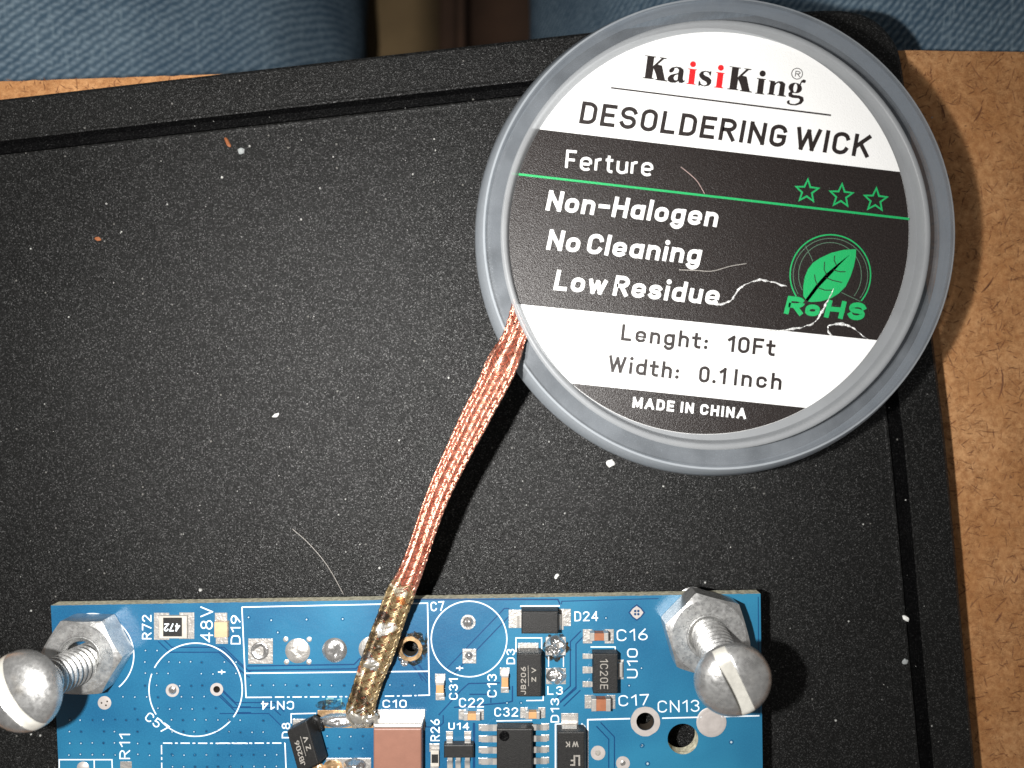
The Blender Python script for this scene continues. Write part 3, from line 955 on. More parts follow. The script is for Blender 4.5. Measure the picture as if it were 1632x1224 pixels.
# pads and rings
def rect(zn, x0, y0, x1, y1, z): return pp(zn, (x0, y0), (x1, y0), (x1, y1), (x0, y1), z=z)
def pad_rect(zn, x0, y0, x1, y1, h=0.06, mat='pad', name='solder_pad', parent=None, ch=0.04):
    mb = MB(); mb.prism(rect(zn, x0, y0, x1, y1, ZB+h), ZB+0.002, ZB+h, ch)
    return mb.build(name, M[mat], parent or pcb)
def dome(zn, c, r, h, mat='solder', name='solder_joint', parent=None, seed=0, lump=0.25, rx=1.0, ry=1.0, top=None, segs=28):
    """lumpy solder mound"""
    cx, cy = zn(*c) ; p = P(cx, cy, ZB); r = r/4.08*(CAM_Z-ZB)/F_PX
    mb = MB(); vs = []; fs = []; nr = 9
    for j in range(nr+1):
        t = j/nr
        for k in range(segs):
            a = 2*PI*k/segs
            x = r*t*math.cos(a)*rx; y = r*t*math.sin(a)*ry
            z = h*(1-t**2.2) if top is None else top(t, a)*h
            z *= 1+lump*mnoise.noise(Vector((x*1.8+seed*7.3, y*1.8, seed)))*2
            vs.append((p.x+x, p.y+y, ZB+0.012+max(0, z)))
    for j in range(nr):
        for k in range(segs):
            k2 = (k+1) % segs
            fs.append([j*segs+k, (j+1)*segs+k, (j+1)*segs+k2, j*segs+k2])
    mb.add(vs, fs)
    return mb.build(name, M[mat], parent or pcb, True)
def ring_pad(zn, c, ro, ri, mat='ring_light', h=0.07, name='plated_ring', wob=0.0):
    q_ = P(*zn(*c), ZB); k = (CAM_Z-ZB)/F_PX/4.08
    mb = MB()
    outer = [(q_.x+(ro*k+wob*mnoise.noise(Vector((3*math.cos(a), 3*math.sin(a), ro))))*math.cos(a), q_.y+(ro*k+wob*mnoise.noise(Vector((3*math.cos(a), 3*math.sin(a), ro))))*math.sin(a)) for a in [2*PI*i/40 for i in range(40)]]
    solid(mb, [outer, circ((q_.x, q_.y), ri*k*1.01, 32)[::-1]], ZB+0.004, ZB+h)
    return mb.build(name, M[mat], pcb)
pad_rect(A2, 185, 383, 346, 548, 0.08)
dome(A2, (262, 462), 62, 0.25, name='solder_joint', seed=1, top=lambda t, a: 0.6+0.4*math.cos(3*a)*t*(1-t) - 0.9*math.exp(-((t-0.1)*3)**2) if t < 0.97 else 0)
for k, c in enumerate(((508, 462), (748, 458), (985, 450))):
    dome(A2, c, 81, 0.4, 'pad' if k != 1 else 'solder', seed=k+2, lump=0.12, top=(lambda t, a: (1-t**3)*0.7) if k != 1 else (lambda t, a: (1-t**4)*0.9 - 0.75*math.exp(-((t*math.cos(a+0.35)-0.25)*5)**2)*(1-t)))
for a_ in ((430, 388), (582, 388), (435, 535), (580, 535)):
    dome(A2, a_, 17, 0.05, 'pad', 'thermal_spoke', seed=9)
ring_pad(A2, (1248, 450), 106, 56, 'flux', 0.012, 'burnt_flux_stain', 0.5)
ring_pad(A2, (1240, 447), 80, 54, 'burnt', 0.16, 'scorched_ring', 0.12)
dome(A2, (1200, 540), 26, 0.18, 'solder', 'solder_spatter', seed=14, lump=1.5)
dome(A2, (1175, 500), 16, 0.18, 'solder', 'solder_spatter', seed=15, lump=1.5)
dome(A2, (1345, 380), 34, 0.02, 'flux', 'burnt_flux_stain', seed=5, rx=0.3, lump=1.0)
ring_pad(A3, (392, 275), 48, 36, 'pad', 0.05, 'solder_pad'); dome(A3, (392, 275), 36, 0.35, seed=6)
pad_rect(A3, 355, 450, 445, 545, 0.05); dome(A3, (398, 492), 28, 0.3, seed=7)
ring_pad(A1, (1122, 718), 43, 26, 'ring_light', 0.05); dome(A1, (1120, 715), 26, 0.2, seed=8)
ring_pad(A1, (1410, 712), 42, 22, 'ring_light', 0.05)
dome(A1, (680, 800), 44, 0.05, 'ring_light', 'test_pad', seed=21)
for c in ((662, 800), (698, 790), (690, 815)): dome(A1, c, 8, 0.1, 'hole', 'pin_mark', seed=3)
ring_pad(A4, (605, 920), 96, 58, 'ring_light', 0.08, wob=0.06)
dome(A4, (1035, 925), 98, 0.10, 'ring_light', 'solder_filled_pad', seed=22, lump=0.1, top=lambda t, a: 0.8-0.3*(abs(t-0.8) < 0.06) if t < 0.96 else 0.2)
ring_pad(A4, (298, 1125), 47, 18, 'ring_light', 0.06, 'test_pad'); dome(A4, (298, 1125), 20, 0.05, 'mark', 'pin_mark', seed=2)
ring_pad(A4, (460, 1192), 45, 16, 'ring_light', 0.06, 'test_pad'); dome(A4, (460, 1192), 22, 0.12, 'solder', seed=2)
dome(A1, (540, 1222), 40, 0.2, 'ring_light', 'solder_joint', seed=31)
pad_rect(A1, 780, 1182, 856, 1260, 0.06)
# alignment mark
mb = MB(); q_ = P(*A4(550, 213), ZB)
mb.prism([(q_.x+0.92*math.cos(a)*(1 if i % 2 == 0 else 0.8), q_.y+0.92*math.sin(a)*(1 if i % 2 == 0 else 0.8)) for i, a in enumerate([PI/4*k for k in range(8)])], ZB+0.003, ZB+0.008)
fm = mb.build('alignment_mark', M['gap'], pcb)
mb = MB()
mb.prism([(q_.x+0.72*math.cos(a)*(1 if i % 2 == 0 else 0.82), q_.y+0.72*math.sin(a)*(1 if i % 2 == 0 else 0.82)) for i, a in enumerate([PI/4*k for k in range(8)])], ZB+0.008, ZB+0.03)
mb.build('copper_target', M['ring_light'], fm)
mb = MB()
for a in range(4):
    cx = q_.x+0.24*math.cos(PI/4+a*PI/2); cy = q_.y+0.24*math.sin(PI/4+a*PI/2)
    mb.prism(circ((cx, cy), 0.14, 10), ZB+0.031, ZB+0.034)
mb.build('target_windows', M['gap'], fm)

# components
def comp(name, label=None):
    o = bpy.data.objects.new(name, None); col.objects.link(o); o.parent = pcb; o.empty_display_size = 1
    o.matrix_parent_inverse = world_inv(pcb)
    if label: o['label'] = label
    return o
def blk(zn, x0, y0, x1, y1, z0, z1, mat, name, parent, ch=0.08):
    mb = MB(); mb.prism(rect(zn, x0, y0, x1, y1, z1), z0, z1, ch)
    return mb.build(name, M[mat], parent)
def chip_cap(zn, body, pads, h, mat, horiz, tw, label=None):
    c = comp('ceramic_capacitor', label)
    x0, y0, x1, y1 = body
    for p_ in pads: pad_rect(zn, *p_, 0.05, 'pad', 'solder_pad', c)
    z1 = ZB+h
    if horiz:
        blk(zn, x0+tw-2, y0+3, x1-tw+2, y1-3, ZB+0.06, z1-0.03, mat, 'ceramic_body', c, 0.05)
        blk(zn, x0, y0, x0+tw, y1, ZB+0.052, z1, 'term', 'end_cap', c, 0.07); blk(zn, x1-tw, y0, x1, y1, ZB+0.052, z1, 'term', 'end_cap', c, 0.07)
        px0 = (pads[0][0]+x0)/2
    else:
        blk(zn, x0+3, y0+tw-2, x1-3, y1-tw+2, ZB+0.06, z1-0.03, mat, 'ceramic_body', c, 0.05)
        blk(zn, x0, y0, x1, y0+tw, ZB+0.052, z1, 'term', 'end_cap', c, 0.07); blk(zn, x0, y1-tw, x1, y1, ZB+0.052, z1, 'term', 'end_cap', c, 0.07)
    return c
chip_cap(A3, (1185, 346, 1305, 400), [(1138, 322, 1200, 415), (1280, 322, 1340, 415)], 1.1, 'ceram_brown', True, 30, 'brown chip capacitor marked C16')
chip_cap(A3, (1195, 776, 1320, 858), [(1150, 750, 1208, 838), (1292, 750, 1350, 840)], 1.1, 'ceram_brown', True, 32, 'brown chip capacitor marked C17')
chip_cap(A3, (362, 868, 470, 918), [(330, 845, 378, 912), (450, 845, 495, 912)], 0.8, 'ceram_tan', True, 28)
chip_cap(A3, (765, 858, 858, 908), [(730, 830, 778, 902), (848, 830, 895, 900)], 0.8, 'ceram_tan', True, 22)
chip_cap(A3, (180, 662, 236, 764), [(176, 612, 244, 672), (180, 745, 240, 784)], 0.8, 'ceram_tan', False, 26)
chip_cap(A3, (606, 618, 656, 718), [(598, 572, 662, 625), (604, 700, 658, 736)], 0.8, 'ceram_tan', False, 20)
# large capacitor C10
c = comp('large_ceramic_capacitor', 'large rosy brown ceramic capacitor beside the wick tip')
pad_rect(A2, 1008, 845, 1336, 980, 0.10, 'pad', 'solder_pad', c)
blk(A2, 998, 940, 1316, 968, ZB+0.105, ZB+2.05, 'term', 'end_cap', c, 0.2)
blk(A2, 1000, 967, 1312, 1460, ZB+0.105, ZB+2.0, 'ceram_pink', 'ceramic_body', c, 0.15)
# resistor R72
c = comp('chip_resistor', 'white and black chip resistor printed 472')
pad_rect(A1, 1000, 215, 1100, 392, 0.05, 'pad', 'solder_pad', c); pad_rect(A1, 1165, 213, 1263, 386, 0.05, 'pad', 'solder_pad', c)
blk(A1, 1034, 236, 1214, 382, ZB+0.055, ZB+0.5, 'ceram_white', 'ceramic_body', c, 0.05)
blk(A1, 1060, 247, 1182, 369, ZB+0.5, ZB+0.56, 'epoxy', 'resistive_top', c, 0.02)
t_ = Print(ZB+0.575, 0.001); t_.text('472', A1(1172, 284), A1(1070, 284), 52/4.08, 2.2, 0.12, 0.14); t_.build('printed_value', M['silk'], c)
# LED D19
c = comp('led_chip')
pad_rect(A1, 1396, 215, 1477, 285, 0.05, 'pad', 'solder_pad', c); pad_rect(A1, 1402, 365, 1482, 418, 0.05, 'pad', 'solder_pad', c)
blk(A1, 1392, 276, 1478, 376, ZB+0.052, ZB+0.7, 'led', 'resin_body', c, 0.06)
# R26
c = comp('chip_resistor')
pad_rect(A3, 140, 1066, 206, 1120, 0.05, 'pad', 'solder_pad', c); pad_rect(A3, 146, 1195, 200, 1260, 0.05, 'pad', 'solder_pad', c)
blk(A3, 148, 1112, 202, 1215, ZB+0.052, ZB+0.5, 'ceram_white', 'ceramic_body', c, 0.04); blk(A3, 154, 1136, 197, 1192, ZB+0.5, ZB+0.54, 'epoxy', 'resistive_top', c, 0.02)
# gull lead
def lead(zn, x0, y0, x1, y1, z1, parent, axis, name='lead', steps=7, flip=False):
    """lead stepping from the body (high) to the pad (low) across the rectangle"""
    mb = MB(); fs = []; vs = []
    for i in range(steps+1):
        t = i/steps
        s_ = 0.5-0.5*math.cos(PI*min(1, max(0, (t-0.25)/0.4)))
        z = ZB+0.1+(z1-0.1)*(1-s_)
        if axis == 'x':
            x = x0+(x1-x0)*t; a = P(*zn(x, y0), z); b = P(*zn(x, y1), z)
        else:
            y = y0+(y1-y0)*t; a = P(*zn(x0, y), z); b = P(*zn(x1, y), z)
        for (p_, dz) in ((a, 0), (b, 0), (b, -0.16), (a, -0.16)): vs.append((p_.x, p_.y, p_.z+dz))
    for i in range(steps):
        for k in range(4):
            fs.append([i*4+k, i*4+(k+1) % 4, (i+1)*4+(k+1) % 4, (i+1)*4+k])
    fs.append([0, 1, 2, 3]); fs.append([steps*4+k for k in (3, 2, 1, 0)])
    mb.add(vs, fs)
    o = mb.build(name, M['term'], parent)
    bm = bmesh.new(); bm.from_mesh(o.data); bmesh.ops.recalc_face_normals(bm, faces=bm.faces); bm.to_mesh(o.data); bm.free()
    return o
# D24
c = comp('diode', 'black diode marked D24, blank on top')
pad_rect(A3, 655, 195, 745, 315, 0.06, 'pad', 'solder_pad', c); pad_rect(A3, 980, 190, 1061, 302, 0.06, 'pad', 'solder_pad', c)
blk(A3, 739, 206, 978, 352, ZB+0.1, ZB+2.0, 'epoxy', 'body', c, 0.12)
lead(A3, 738, 232, 700, 312, 1.0, c, 'x'); lead(A3, 977, 226, 1012, 325, 1.0, c, 'x')
# D3
c = comp('diode', 'black diode marked D3 with grey code lettering')
pad_rect(A3, 715, 410, 850, 500, 0.06, 'pad', 'solder_pad', c)
blk(A3, 708, 482, 869, 762, ZB+0.1, ZB+2.0, 'epoxy', 'body', c, 0.12)
lead(A3, 735, 486, 828, 425, 1.1, c, 'y')
t_ = Print(ZB+2.01, 0.001); t_.text('JB206', A3(768, 748), A3(768, 565), 34/4.08, 1.5, 0, 0.16); t_.flush('body_marking', M['mark'], c); t_.text('ZV', A3(834, 665), A3(834, 570), 30/4.08, 1.5, 0, 0.5)
t_.stroke([A3(785, 690), A3(782, 560)], 0.9); t_.build('body_marking', M['mark'], c)
# pads where L3 was
pad_rect(A3, 896, 372, 1028, 492, 0.05, 'pad', 'solder_pad'); dome(A3, (960, 430), 70, 0.75, seed=41, lump=0.9)
dome(A3, (945, 395), 24, 0.5, seed=48, lump=1.0)
pad_rect(A3, 898, 575, 1028, 680, 0.05, 'pad', 'solder_pad'); dome(A3, (965, 625), 68, 0.7, seed=43, lump=0.5, ry=0.85)
ring_pad(A3, (960, 440), 92, 60, 'flux', 0.012, 'flux_residue', 0.6)
# U10
c = comp('voltage_regulator', 'black regulator marked U10 with three legs on its left')
blk(A3, 1206, 482, 1366, 742, ZB+0.1, ZB+1.6, 'epoxy', 'body', c, 0.12)
for y0, y1 in ((484, 512), (568, 606), (664, 696)):
    pad_rect(A3, 1136, y0-4, 1195, y1+4, 0.05, 'pad', 'solder_pad', c)
    lead(A3, 1210, y0, 1142, y1, 0.6, c, 'x')
pad_rect(A3, 1360, 520, 1404, 648, 0.05, 'pad', 'solder_pad', c); blk(A3, 1364, 540, 1398, 636, ZB+0.052, ZB+0.5, 'term', 'heat_tab', c, 0.08)
t_ = Print(ZB+1.61, 0.001); t_.text('1C20E', A3(1250, 515), A3(1250, 712), 52/4.08, 1.5, 0, 0.2); t_.build('body_marking', M['mark'], c)
# U14
c = comp('small_transistor_chip')
blk(A3, 234, 1074, 426, 1160, ZB+0.1, ZB+1.1, 'epoxy', 'body', c, 0.12)
for x0, x1 in ((252, 290), (370, 408)):
    pad_rect(A3, x0-4, 985, x1+4, 1030, 0.05, 'pad', 'solder_pad', c); lead(A3, x0, 1080, x1, 998, 0.6, c, 'y')
for x0, x1 in ((258, 290), (312, 342), (372, 402)):
    pad_rect(A3, x0-3, 1175, x1+3, 1240, 0.05, 'pad', 'solder_pad', c); lead(A3, x0, 1156, x1, 1225, 0.5, c, 'y')
# IC
c = comp('integrated_circuit', 'black eight-leaded chip at the bottom edge with a round dimple')
body = blk(A3, 578, 968, 812, 1400, ZB+0.15, ZB+1.7, 'epoxy', 'body', c, 0.15)
for k in range(6):
    y = 940+k*73
    pad_rect(A3, 460, y, 515, y+42, 0.05, 'pad', 'solder_pad', c); pad_rect(A3, 868, y-6, 920, y+36, 0.05, 'pad', 'solder_pad', c)
    lead(A3, 582, y+4, 478, y+44, 0.9, c, 'x'); lead(A3, 808, y+2, 905, y+40, 0.9, c, 'x')
mb = MB(); q_ = P(*A3(627, 1016), ZB+1.7); mb.lathe([(0.55, 0.004), (0.50, 0.012), (0.45, 0.008), (0.001, 0.006)], 28, Matrix.Translation(q_)); mb.build('pin_one_dimple', M['groove'], c, True)
# D13
c = comp('diode', 'black diode marked WK at the bottom edge')
pad_rect(A4, 58, 868, 170, 985, 0.06, 'pad', 'solder_pad', c)
blk(A4, 36, 990, 212, 1420, ZB+0.1, ZB+2.0, 'epoxy', 'body', c, 0.12)
lead(A4, 64, 998, 160, 885, 1.2, c, 'y')
t_ = Print(ZB+2.01, 0.001); t_.text('WK', A4(172, 1052), A4(88, 1052), 36/4.08, 1.7, 0, 0.35)
t_.flush('body_marking', M['mark'], c)
t_.text('LF', A4(180, 1140), A4(120, 1140), 70/4.08, 2.6, 0, 0.1); t_.build('body_marking', M['mark'], c)
# D8, knocked loose and tilted
c = comp('loosened_diode', 'black diode knocked crooked on its burnt pad left of the large capacitor')
pad_rect(A2, 474, 905, 602, 990, 0.06, 'pad', 'solder_pad', c)
mb = MB()
topq = [P(*A2(x, y), z) for x, y, z in ((436, 988, ZB+2.0), (562, 918, ZB+2.5), (642, 1196, ZB+2.4), (512, 1262, ZB+1.9))]
botq = [Vector((p.x+dx, p.y+dy, p.z-1.8)) for p, dx, dy in zip(topq, (0.1, 0.6, 0.6, 0.1), (-0.05, 0, 0, 0))]
mb.add([*botq, *topq], [[0, 1, 2, 3], [7, 6, 5, 4], [0, 4, 5, 1], [1, 5, 6, 2], [2, 6, 7, 3], [3, 7, 4, 0]])
o = mb.build('body', M['epoxy'], c)
bv = o.modifiers.new('bevel', 'BEVEL'); bv.width = 0.12; bv.segments = 2
bm = bmesh.new(); bm.from_mesh(o.data); bmesh.ops.recalc_face_normals(bm, faces=bm.faces); bm.to_mesh(o.data); bm.free()
mb = MB()
q1 = topq[1]; q2 = topq[2]
mb.tube([q1+Vector((0.5, 0.05, -0.9)), q1+Vector((1.05, -0.3, -1.0)), q1+Vector((1.2, -1.6, -1.5))], [0.32, 0.3, 0.25], 8)
mb.build('lead', M['epoxy'], c, True)
# marking follows the tilted top
def tilt_text(prt, quad):
    # bilinear map of unit coordinates onto the quad
    a, b, c_, d = quad
    for i, v in enumerate(prt.mb.v):
        u, t = v[0], v[1]
        p = a.lerp(b, u).lerp(d.lerp(c_, u), t)
        nrm = (b-a).cross(d-a).normalized()
        if nrm.z < 0: nrm = -nrm
        prt.mb.v[i] = tuple(p + nrm*(0.03+v[2]))
t_ = Print(0.0, 0.0)
def unitP(*_): pass
_P = P
P = lambda x, y, z=0.0: Vector((x, y, z))
t_.text('JB206', (0.44, 0.88), (0.44, 0.30), 0.22, 0.030, 0, 0.16)
t_.stroke([(0.56, 0.70), (0.56, 0.26)], 0.02)
t2_ = Print(0.0, 0.0); t2_.text('ZV', (0.88, 0.62), (0.88, 0.30), 0.22, 0.030, 0, 0.5)
P = _P
tilt_text(t_, topq); tilt_text(t2_, topq); t2_.build('body_marking', M['mark'], c)
t_.build('body_marking', M['mark'], c)
# solder pad the wick is cleaning, and the burnt one below
mb_ = pad_rect(A2, 636, 848, 1000, 965, 0.05, 'burnt', 'solder_pad')
dome(A2, (775, 905), 60, 1.1, seed=61, rx=2.2, ry=0.80, lump=0.10, top=lambda t, a: math.sqrt(max(0, 1-t**2.6)), name='molten_solder')
dome(A2, (720, 815), 70, 0.02, 'flux', 'burnt_flux_stain', seed=66, rx=1.4, ry=0.5, lump=1.4)
pad_rect(A2, 690, 1160, 985, 1300, 0.05, 'pad', 'solder_pad')
dome(A2, (880, 1205), 60, 0.7, seed=62, rx=1.3, ry=0.8, lump=0.6)
dome(A2, (740, 1215), 50, 0.35, 'burnt', 'burnt_solder', seed=63, rx=1.3, lump=1.0)
dome(A2, (640, 1225), 40, 0.3, 'burnt', 'burnt_solder', seed=64, lump=1.0)

# ------------------------------------------------------------------ screws and nuts
def frame_to(p, q_):
    z = (q_-p).normalized(); x = Vector((1, 0, 0)); x = (x - z*x.dot(z)).normalized(); y = z.cross(x)
    m_ = Matrix((x, y, z)).transposed().to_4x4(); m_.translation = p
    return m_
def nut(p_px, ztop, h, flats, ang, label, tilt=None):
    pt = P(*p_px, ztop)
    o = empty('hex_nut', (pt.x, pt.y, ZB), label, 'nut', 'hex nuts on the circuit board')
    mb = MB()
    Rr = flats/math.sqrt(3)
    seg = 72
    z0 = ZB+0.06
    def hexr(a):
        a = (a-ang) % (PI/3)
        return (flats/2)/math.cos(a-PI/6)
    rings = []
    rin = 1.66
    rings.append([(1.66, z0)]*seg)
    rings.append([(min(hexr(2*PI*k/seg), Rr*0.985), z0) for k in range(seg)])
    rings.append([(hexr(2*PI*k/seg), z0+0.25) for k in range(seg)])
    # chamfered corners: the cone cuts lower at the corners
    rings.append([(hexr(2*PI*k/seg), ztop-0.05-max(0, (hexr(2*PI*k/seg)-flats/2*0.97))*0.62) for k in range(seg)])
    rings.append([(flats/2*0.95, ztop)]*seg)
    rings.append([(2.35, ztop)]*seg)
    rings.append([(2.25, ztop-0.06)]*seg)
    rings.append([(2.15, ztop-0.04)]*seg)
    rings.append([(1.66, ztop-0.45)]*seg)
    vs = []; fs = []
    for rg in rings:
        for k in range(seg):
            a = 2*PI*k/seg
            vs.append((pt.x+rg[k][0]*math.cos(a), pt.y+rg[k][0]*math.sin(a), rg[k][1]))
    nR = len(rings)
    for j in range(nR):
        j2 = (j+1) % nR
        for k in range(seg):
            k2 = (k+1) % seg
            fs.append([j*seg+k, j*seg+k2, j2*seg+k2, j2*seg+k])
    mb.add(vs, fs)
    mb.build('nut_body', M['zinc'], o, True, 22)
    return o
def screw(p_px, z_n, h_px, z_h, slot_ang, rh, label):
    a = P(*p_px, z_n); b = P(*h_px, z_h)
    ax = (b-a).normalized()
    # run the axis down to the tray
    base_ = a + ax*((0.02-a.z)/ax.z)
    Mx = frame_to(base_, b)
    L = (b-base_).length
    o = empty('slotted_screw', base_, label, 'screw', 'screws through the circuit board')
    mb = MB()
    pitch = 0.7; seg = 28; rmaj = 1.95; rmin = 1.56
    nt_ = int((L-0.05)/pitch*seg)
    prof_ = [(0.0, rmin), (0.12, rmin), (0.38, rmaj), (0.62, rmaj), (0.88, rmin)]
    vs = []; fs = []
    rows = nt_
    for i in range(rows+1):
        a_ = 2*PI*i/seg; zc = i/seg*pitch
        for (t, r) in prof_:
            z = min(L, zc + (t-1)*pitch)
            z = max(0.0, z)
            vs.append(Mx @ Vector((r*math.cos(a_), r*math.sin(a_), z)))
    m_ = len(prof_)
    for i in range(rows):
        for k in range(m_-1):
            fs.append([i*m_+k, (i+1)*m_+k, (i+1)*m_+k+1, i*m_+k+1])
    for i in range(rows-seg):
        fs.append([i*m_+m_-1, (i+1)*m_+m_-1, (i+1+seg)*m_, (i+seg)*m_])
    mb.add(vs, fs)
    mb.lathe([(0.0, 0.0), (rmin, 0.0), (rmin*0.99, 0.2), (rmin*0.99, L)], 24, Mx)
    mb.build('threaded_shank', M['zinc'], o, True, 35)
    # domed head with a cut slot
    mb = MB()
    H = rh*0.72; sw = 1.3; sd = 0.85
    seg = 64; nr = 16
    # head surface radius profile
    def hz_(r):
        t = r/rh
        return 0.55 + (H-0.55)*math.sqrt(max(0, 1-t*t))**1.05
    def hd(x, y):
        r = math.hypot(x, y)
        return hz_(min(r, rh))
    cs = math.cos(slot_ang); sn = math.sin(slot_ang)
    # rows across the slot: strips parallel to the slot direction
    us = [-rh*math.cos(PI*i/28) for i in range(29)]          # across the slot
    us = sorted([u for u in us if abs(u) > sw*0.5+0.16] + [-sw/2-0.07, -sw/2, -sw/2+0.001, -sw/4, 0, sw/4, sw/2-0.001, sw/2, sw/2+0.07])
    nv = 30
    vs = []; fs = []
    for u in us:
        half = math.sqrt(max(0, rh*rh-u*u))
        for j in range(nv+1):
            v_ = -half*math.cos(PI*j/nv)
            z = hd(u, v_)
            if abs(u) < sw/2-0.0005: z = min(H-sd, hd(u, v_))
            elif abs(u) < sw/2+0.01: z -= 0.05
            vs.append(Mx @ Vector((u*cs - v_*sn, u*sn + v_*cs, L+z)))
    w_ = nv+1
    for i in range(len(us)-1):
        for j in range(nv):
            fs.append([i*w_+j, (i+1)*w_+j, (i+1)*w_+j+1, i*w_+j+1])
    mb.add(vs, fs)
    for k_, f in enumerate(fs):
        if abs(us[f[0] // w_]+us[f[1] // w_]) < sw-0.0005 and max(abs(us[f[0] // w_]), abs(us[f[1] // w_])) < sw/2: mb.m[k_] = 1
    mb.lathe([(0.01, 0.0), (rh*0.93, 0.0), (rh, 0.14), (rh, 0.56)], 64, Mx @ Matrix.Translation((0, 0, L)))
    mb.build('slotted_head', [M['zinc'], M['slot']], o, True, 38)
    return o
nut(A1(512, 512), ZB+3.2, 3.2, 7.6, R(-1), 'hex nut round the left screw, partly hidden by the screw head')
nut(A4(1020, 372), ZB+3.2, 3.2, 8.1, R(46), 'hex nut round the right screw near the corner of the blue board')
screw(A1(505, 560), ZB+3.2, A1(180, 712), 15.2, R(34), 3.85, 'slotted screw leaning out at the left edge of the blue board')
screw(A4(1035, 385), ZB+3.2, A4(1165, 632), 15.4, R(26), 3.65, 'slotted screw near the right end of the blue board')

# ------------------------------------------------------------------ spool
ZT = 10.2                                  # top of the wide flange
sp_c = P(1146, 372, ZT)
RF = 377.0*(CAM_Z-ZT)/F_PX
spool = empty('wick_spool', (sp_c.x, sp_c.y, 0), 'round frosted plastic spool of desoldering wick with a black and white label', 'spool')
T0 = Matrix.Translation((sp_c.x, sp_c.y, 0))
mb = MB()
mb.lathe([(17.0, ZT-1.0), (RF-0.9, ZT-1.0), (RF-0.45, ZT-1.02), (RF-0.30, ZT-0.35), (RF-0.25, ZT), (17.0, ZT)], 160, T0)
mb.build('flange', M['plastic'], spool, True, 35)
mb = MB()
mb.lathe([(RF-0.30, ZT-0.36), (RF-0.3, ZT-2.6), (RF+0.1, ZT-2.95), (RF+0.80, ZT-2.85), (RF+0.88, ZT-2.45), (RF+0.10, ZT-0.35), (RF-0.03, ZT-0.06), (RF-0.24, ZT+0.02)], 160, T0)
mb.build('flange_rim', M['plastic_rim'], spool, True, 35)
mb = MB()
mb.lathe([(12.0, 0.0), (17.0, 0.0), (17.0, ZT-1.001)], 96, T0)
mb.lathe([(12.0, 0.02), (12.0, ZT-1.001)], 96, T0)
mb.build('hub', M['core'], spool, True, 35)
cw = P(1141, 374, ZT+1.9)
RW = 344.0*(CAM_Z-ZT-1.9)/F_PX
mb = MB()
T1 = Matrix.Translation((cw.x, cw.y, 0))
wall = [(RW-0.35, ZT+0.01), (RW-0.15, ZT+1.3), (RW-0.05, ZT+1.75), (RW-0.2, ZT+1.9), (RW-0.5, ZT+1.92), (RW-0.68, ZT+1.75), (RW-0.8, ZT+1.2), (RW-0.95, ZT+0.85), (RW-1.15, ZT+0.8), (0.01, ZT+0.8)]
mb.lathe(wall, 160, T1)
mb.build('cover_wall', M['plastic_wall'], spool, True, 50)

ZL = ZT+0.95
# the label's foil has a grain and a few creases (fine relief)
LAB0 = P(1125, 368.5, ZL)
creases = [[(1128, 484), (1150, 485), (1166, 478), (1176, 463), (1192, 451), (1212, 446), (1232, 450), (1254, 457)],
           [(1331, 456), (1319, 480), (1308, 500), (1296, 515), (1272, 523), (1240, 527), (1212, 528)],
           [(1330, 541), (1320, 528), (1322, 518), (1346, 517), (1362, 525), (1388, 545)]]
def crease_group():
    g = bpy.data.node_groups.new('label_relief', 'ShaderNodeTree')
    g.interface.new_socket('Normal', in_out='OUTPUT', socket_type='NodeSocketVector')
    out = g.nodes.new('NodeGroupOutput')
    geo = g.nodes.new('ShaderNodeNewGeometry')
    sep = g.nodes.new('ShaderNodeSeparateXYZ'); g.links.new(geo.outputs['Position'], sep.inputs[0])
    fine = noise_n(g, geo.outputs['Position'], 9.0, 2, 0.7)
    b2 = bump(g, None, fine, 0.7, 0.06)
    g.links.new(b2, out.inputs['Normal'])
    return g
CG = crease_group()
def ink(name, c, rough=0.33, spec=0.5, grain=None):
    m, nt, bs = new_mat(name)
    n_ = nt.nodes.new('ShaderNodeGroup'); n_.node_tree = CG
    nt.links.new(n_.outputs[0], bs.inputs['Normal'])
    v = pos(nt)
    if grain:
        nt.links.new(ramp(nt, noise_n(nt, v, 6.0, 3, 0.7), [(0.35, c), (0.75, grain)]), bs.inputs['Base Color'])
    else:
        bs.inputs['Base Color'].default_value = (*c, 1)
    bs.inputs['Roughness'].default_value = rough
    bs.inputs['Specular IOR Level'].default_value = spec
    return m
M['lab_white'] = ink('label_white', (0.93, 0.93, 0.92), 0.35)
M['lab_black'] = ink('label_black_ink', (0.010, 0.0073, 0.0068), 0.34, 0.5, (0.030, 0.023, 0.021))
M['lab_text'] = ink('label_black_lettering', (0.018, 0.012, 0.011), 0.45)
M['lab_green'] = ink('label_green_ink', (0.015, 0.40, 0.12), 0.35)
M['lab_thin'] = ink('label_pale_green_ink', (0.10, 0.20, 0.13), 0.4)
M['lab_red'] = ink('label_red_ink', (0.75, 0.015, 0.02), 0.4)

RL = 324.0*(CAM_Z-ZL)/F_PX
mb = MB()
mb.prism(circ((LAB0.x, LAB0.y), RL, 200), ZT+0.802, ZL, 0.03)
label = mb.build('paper_label', M['lab_white'], spool)
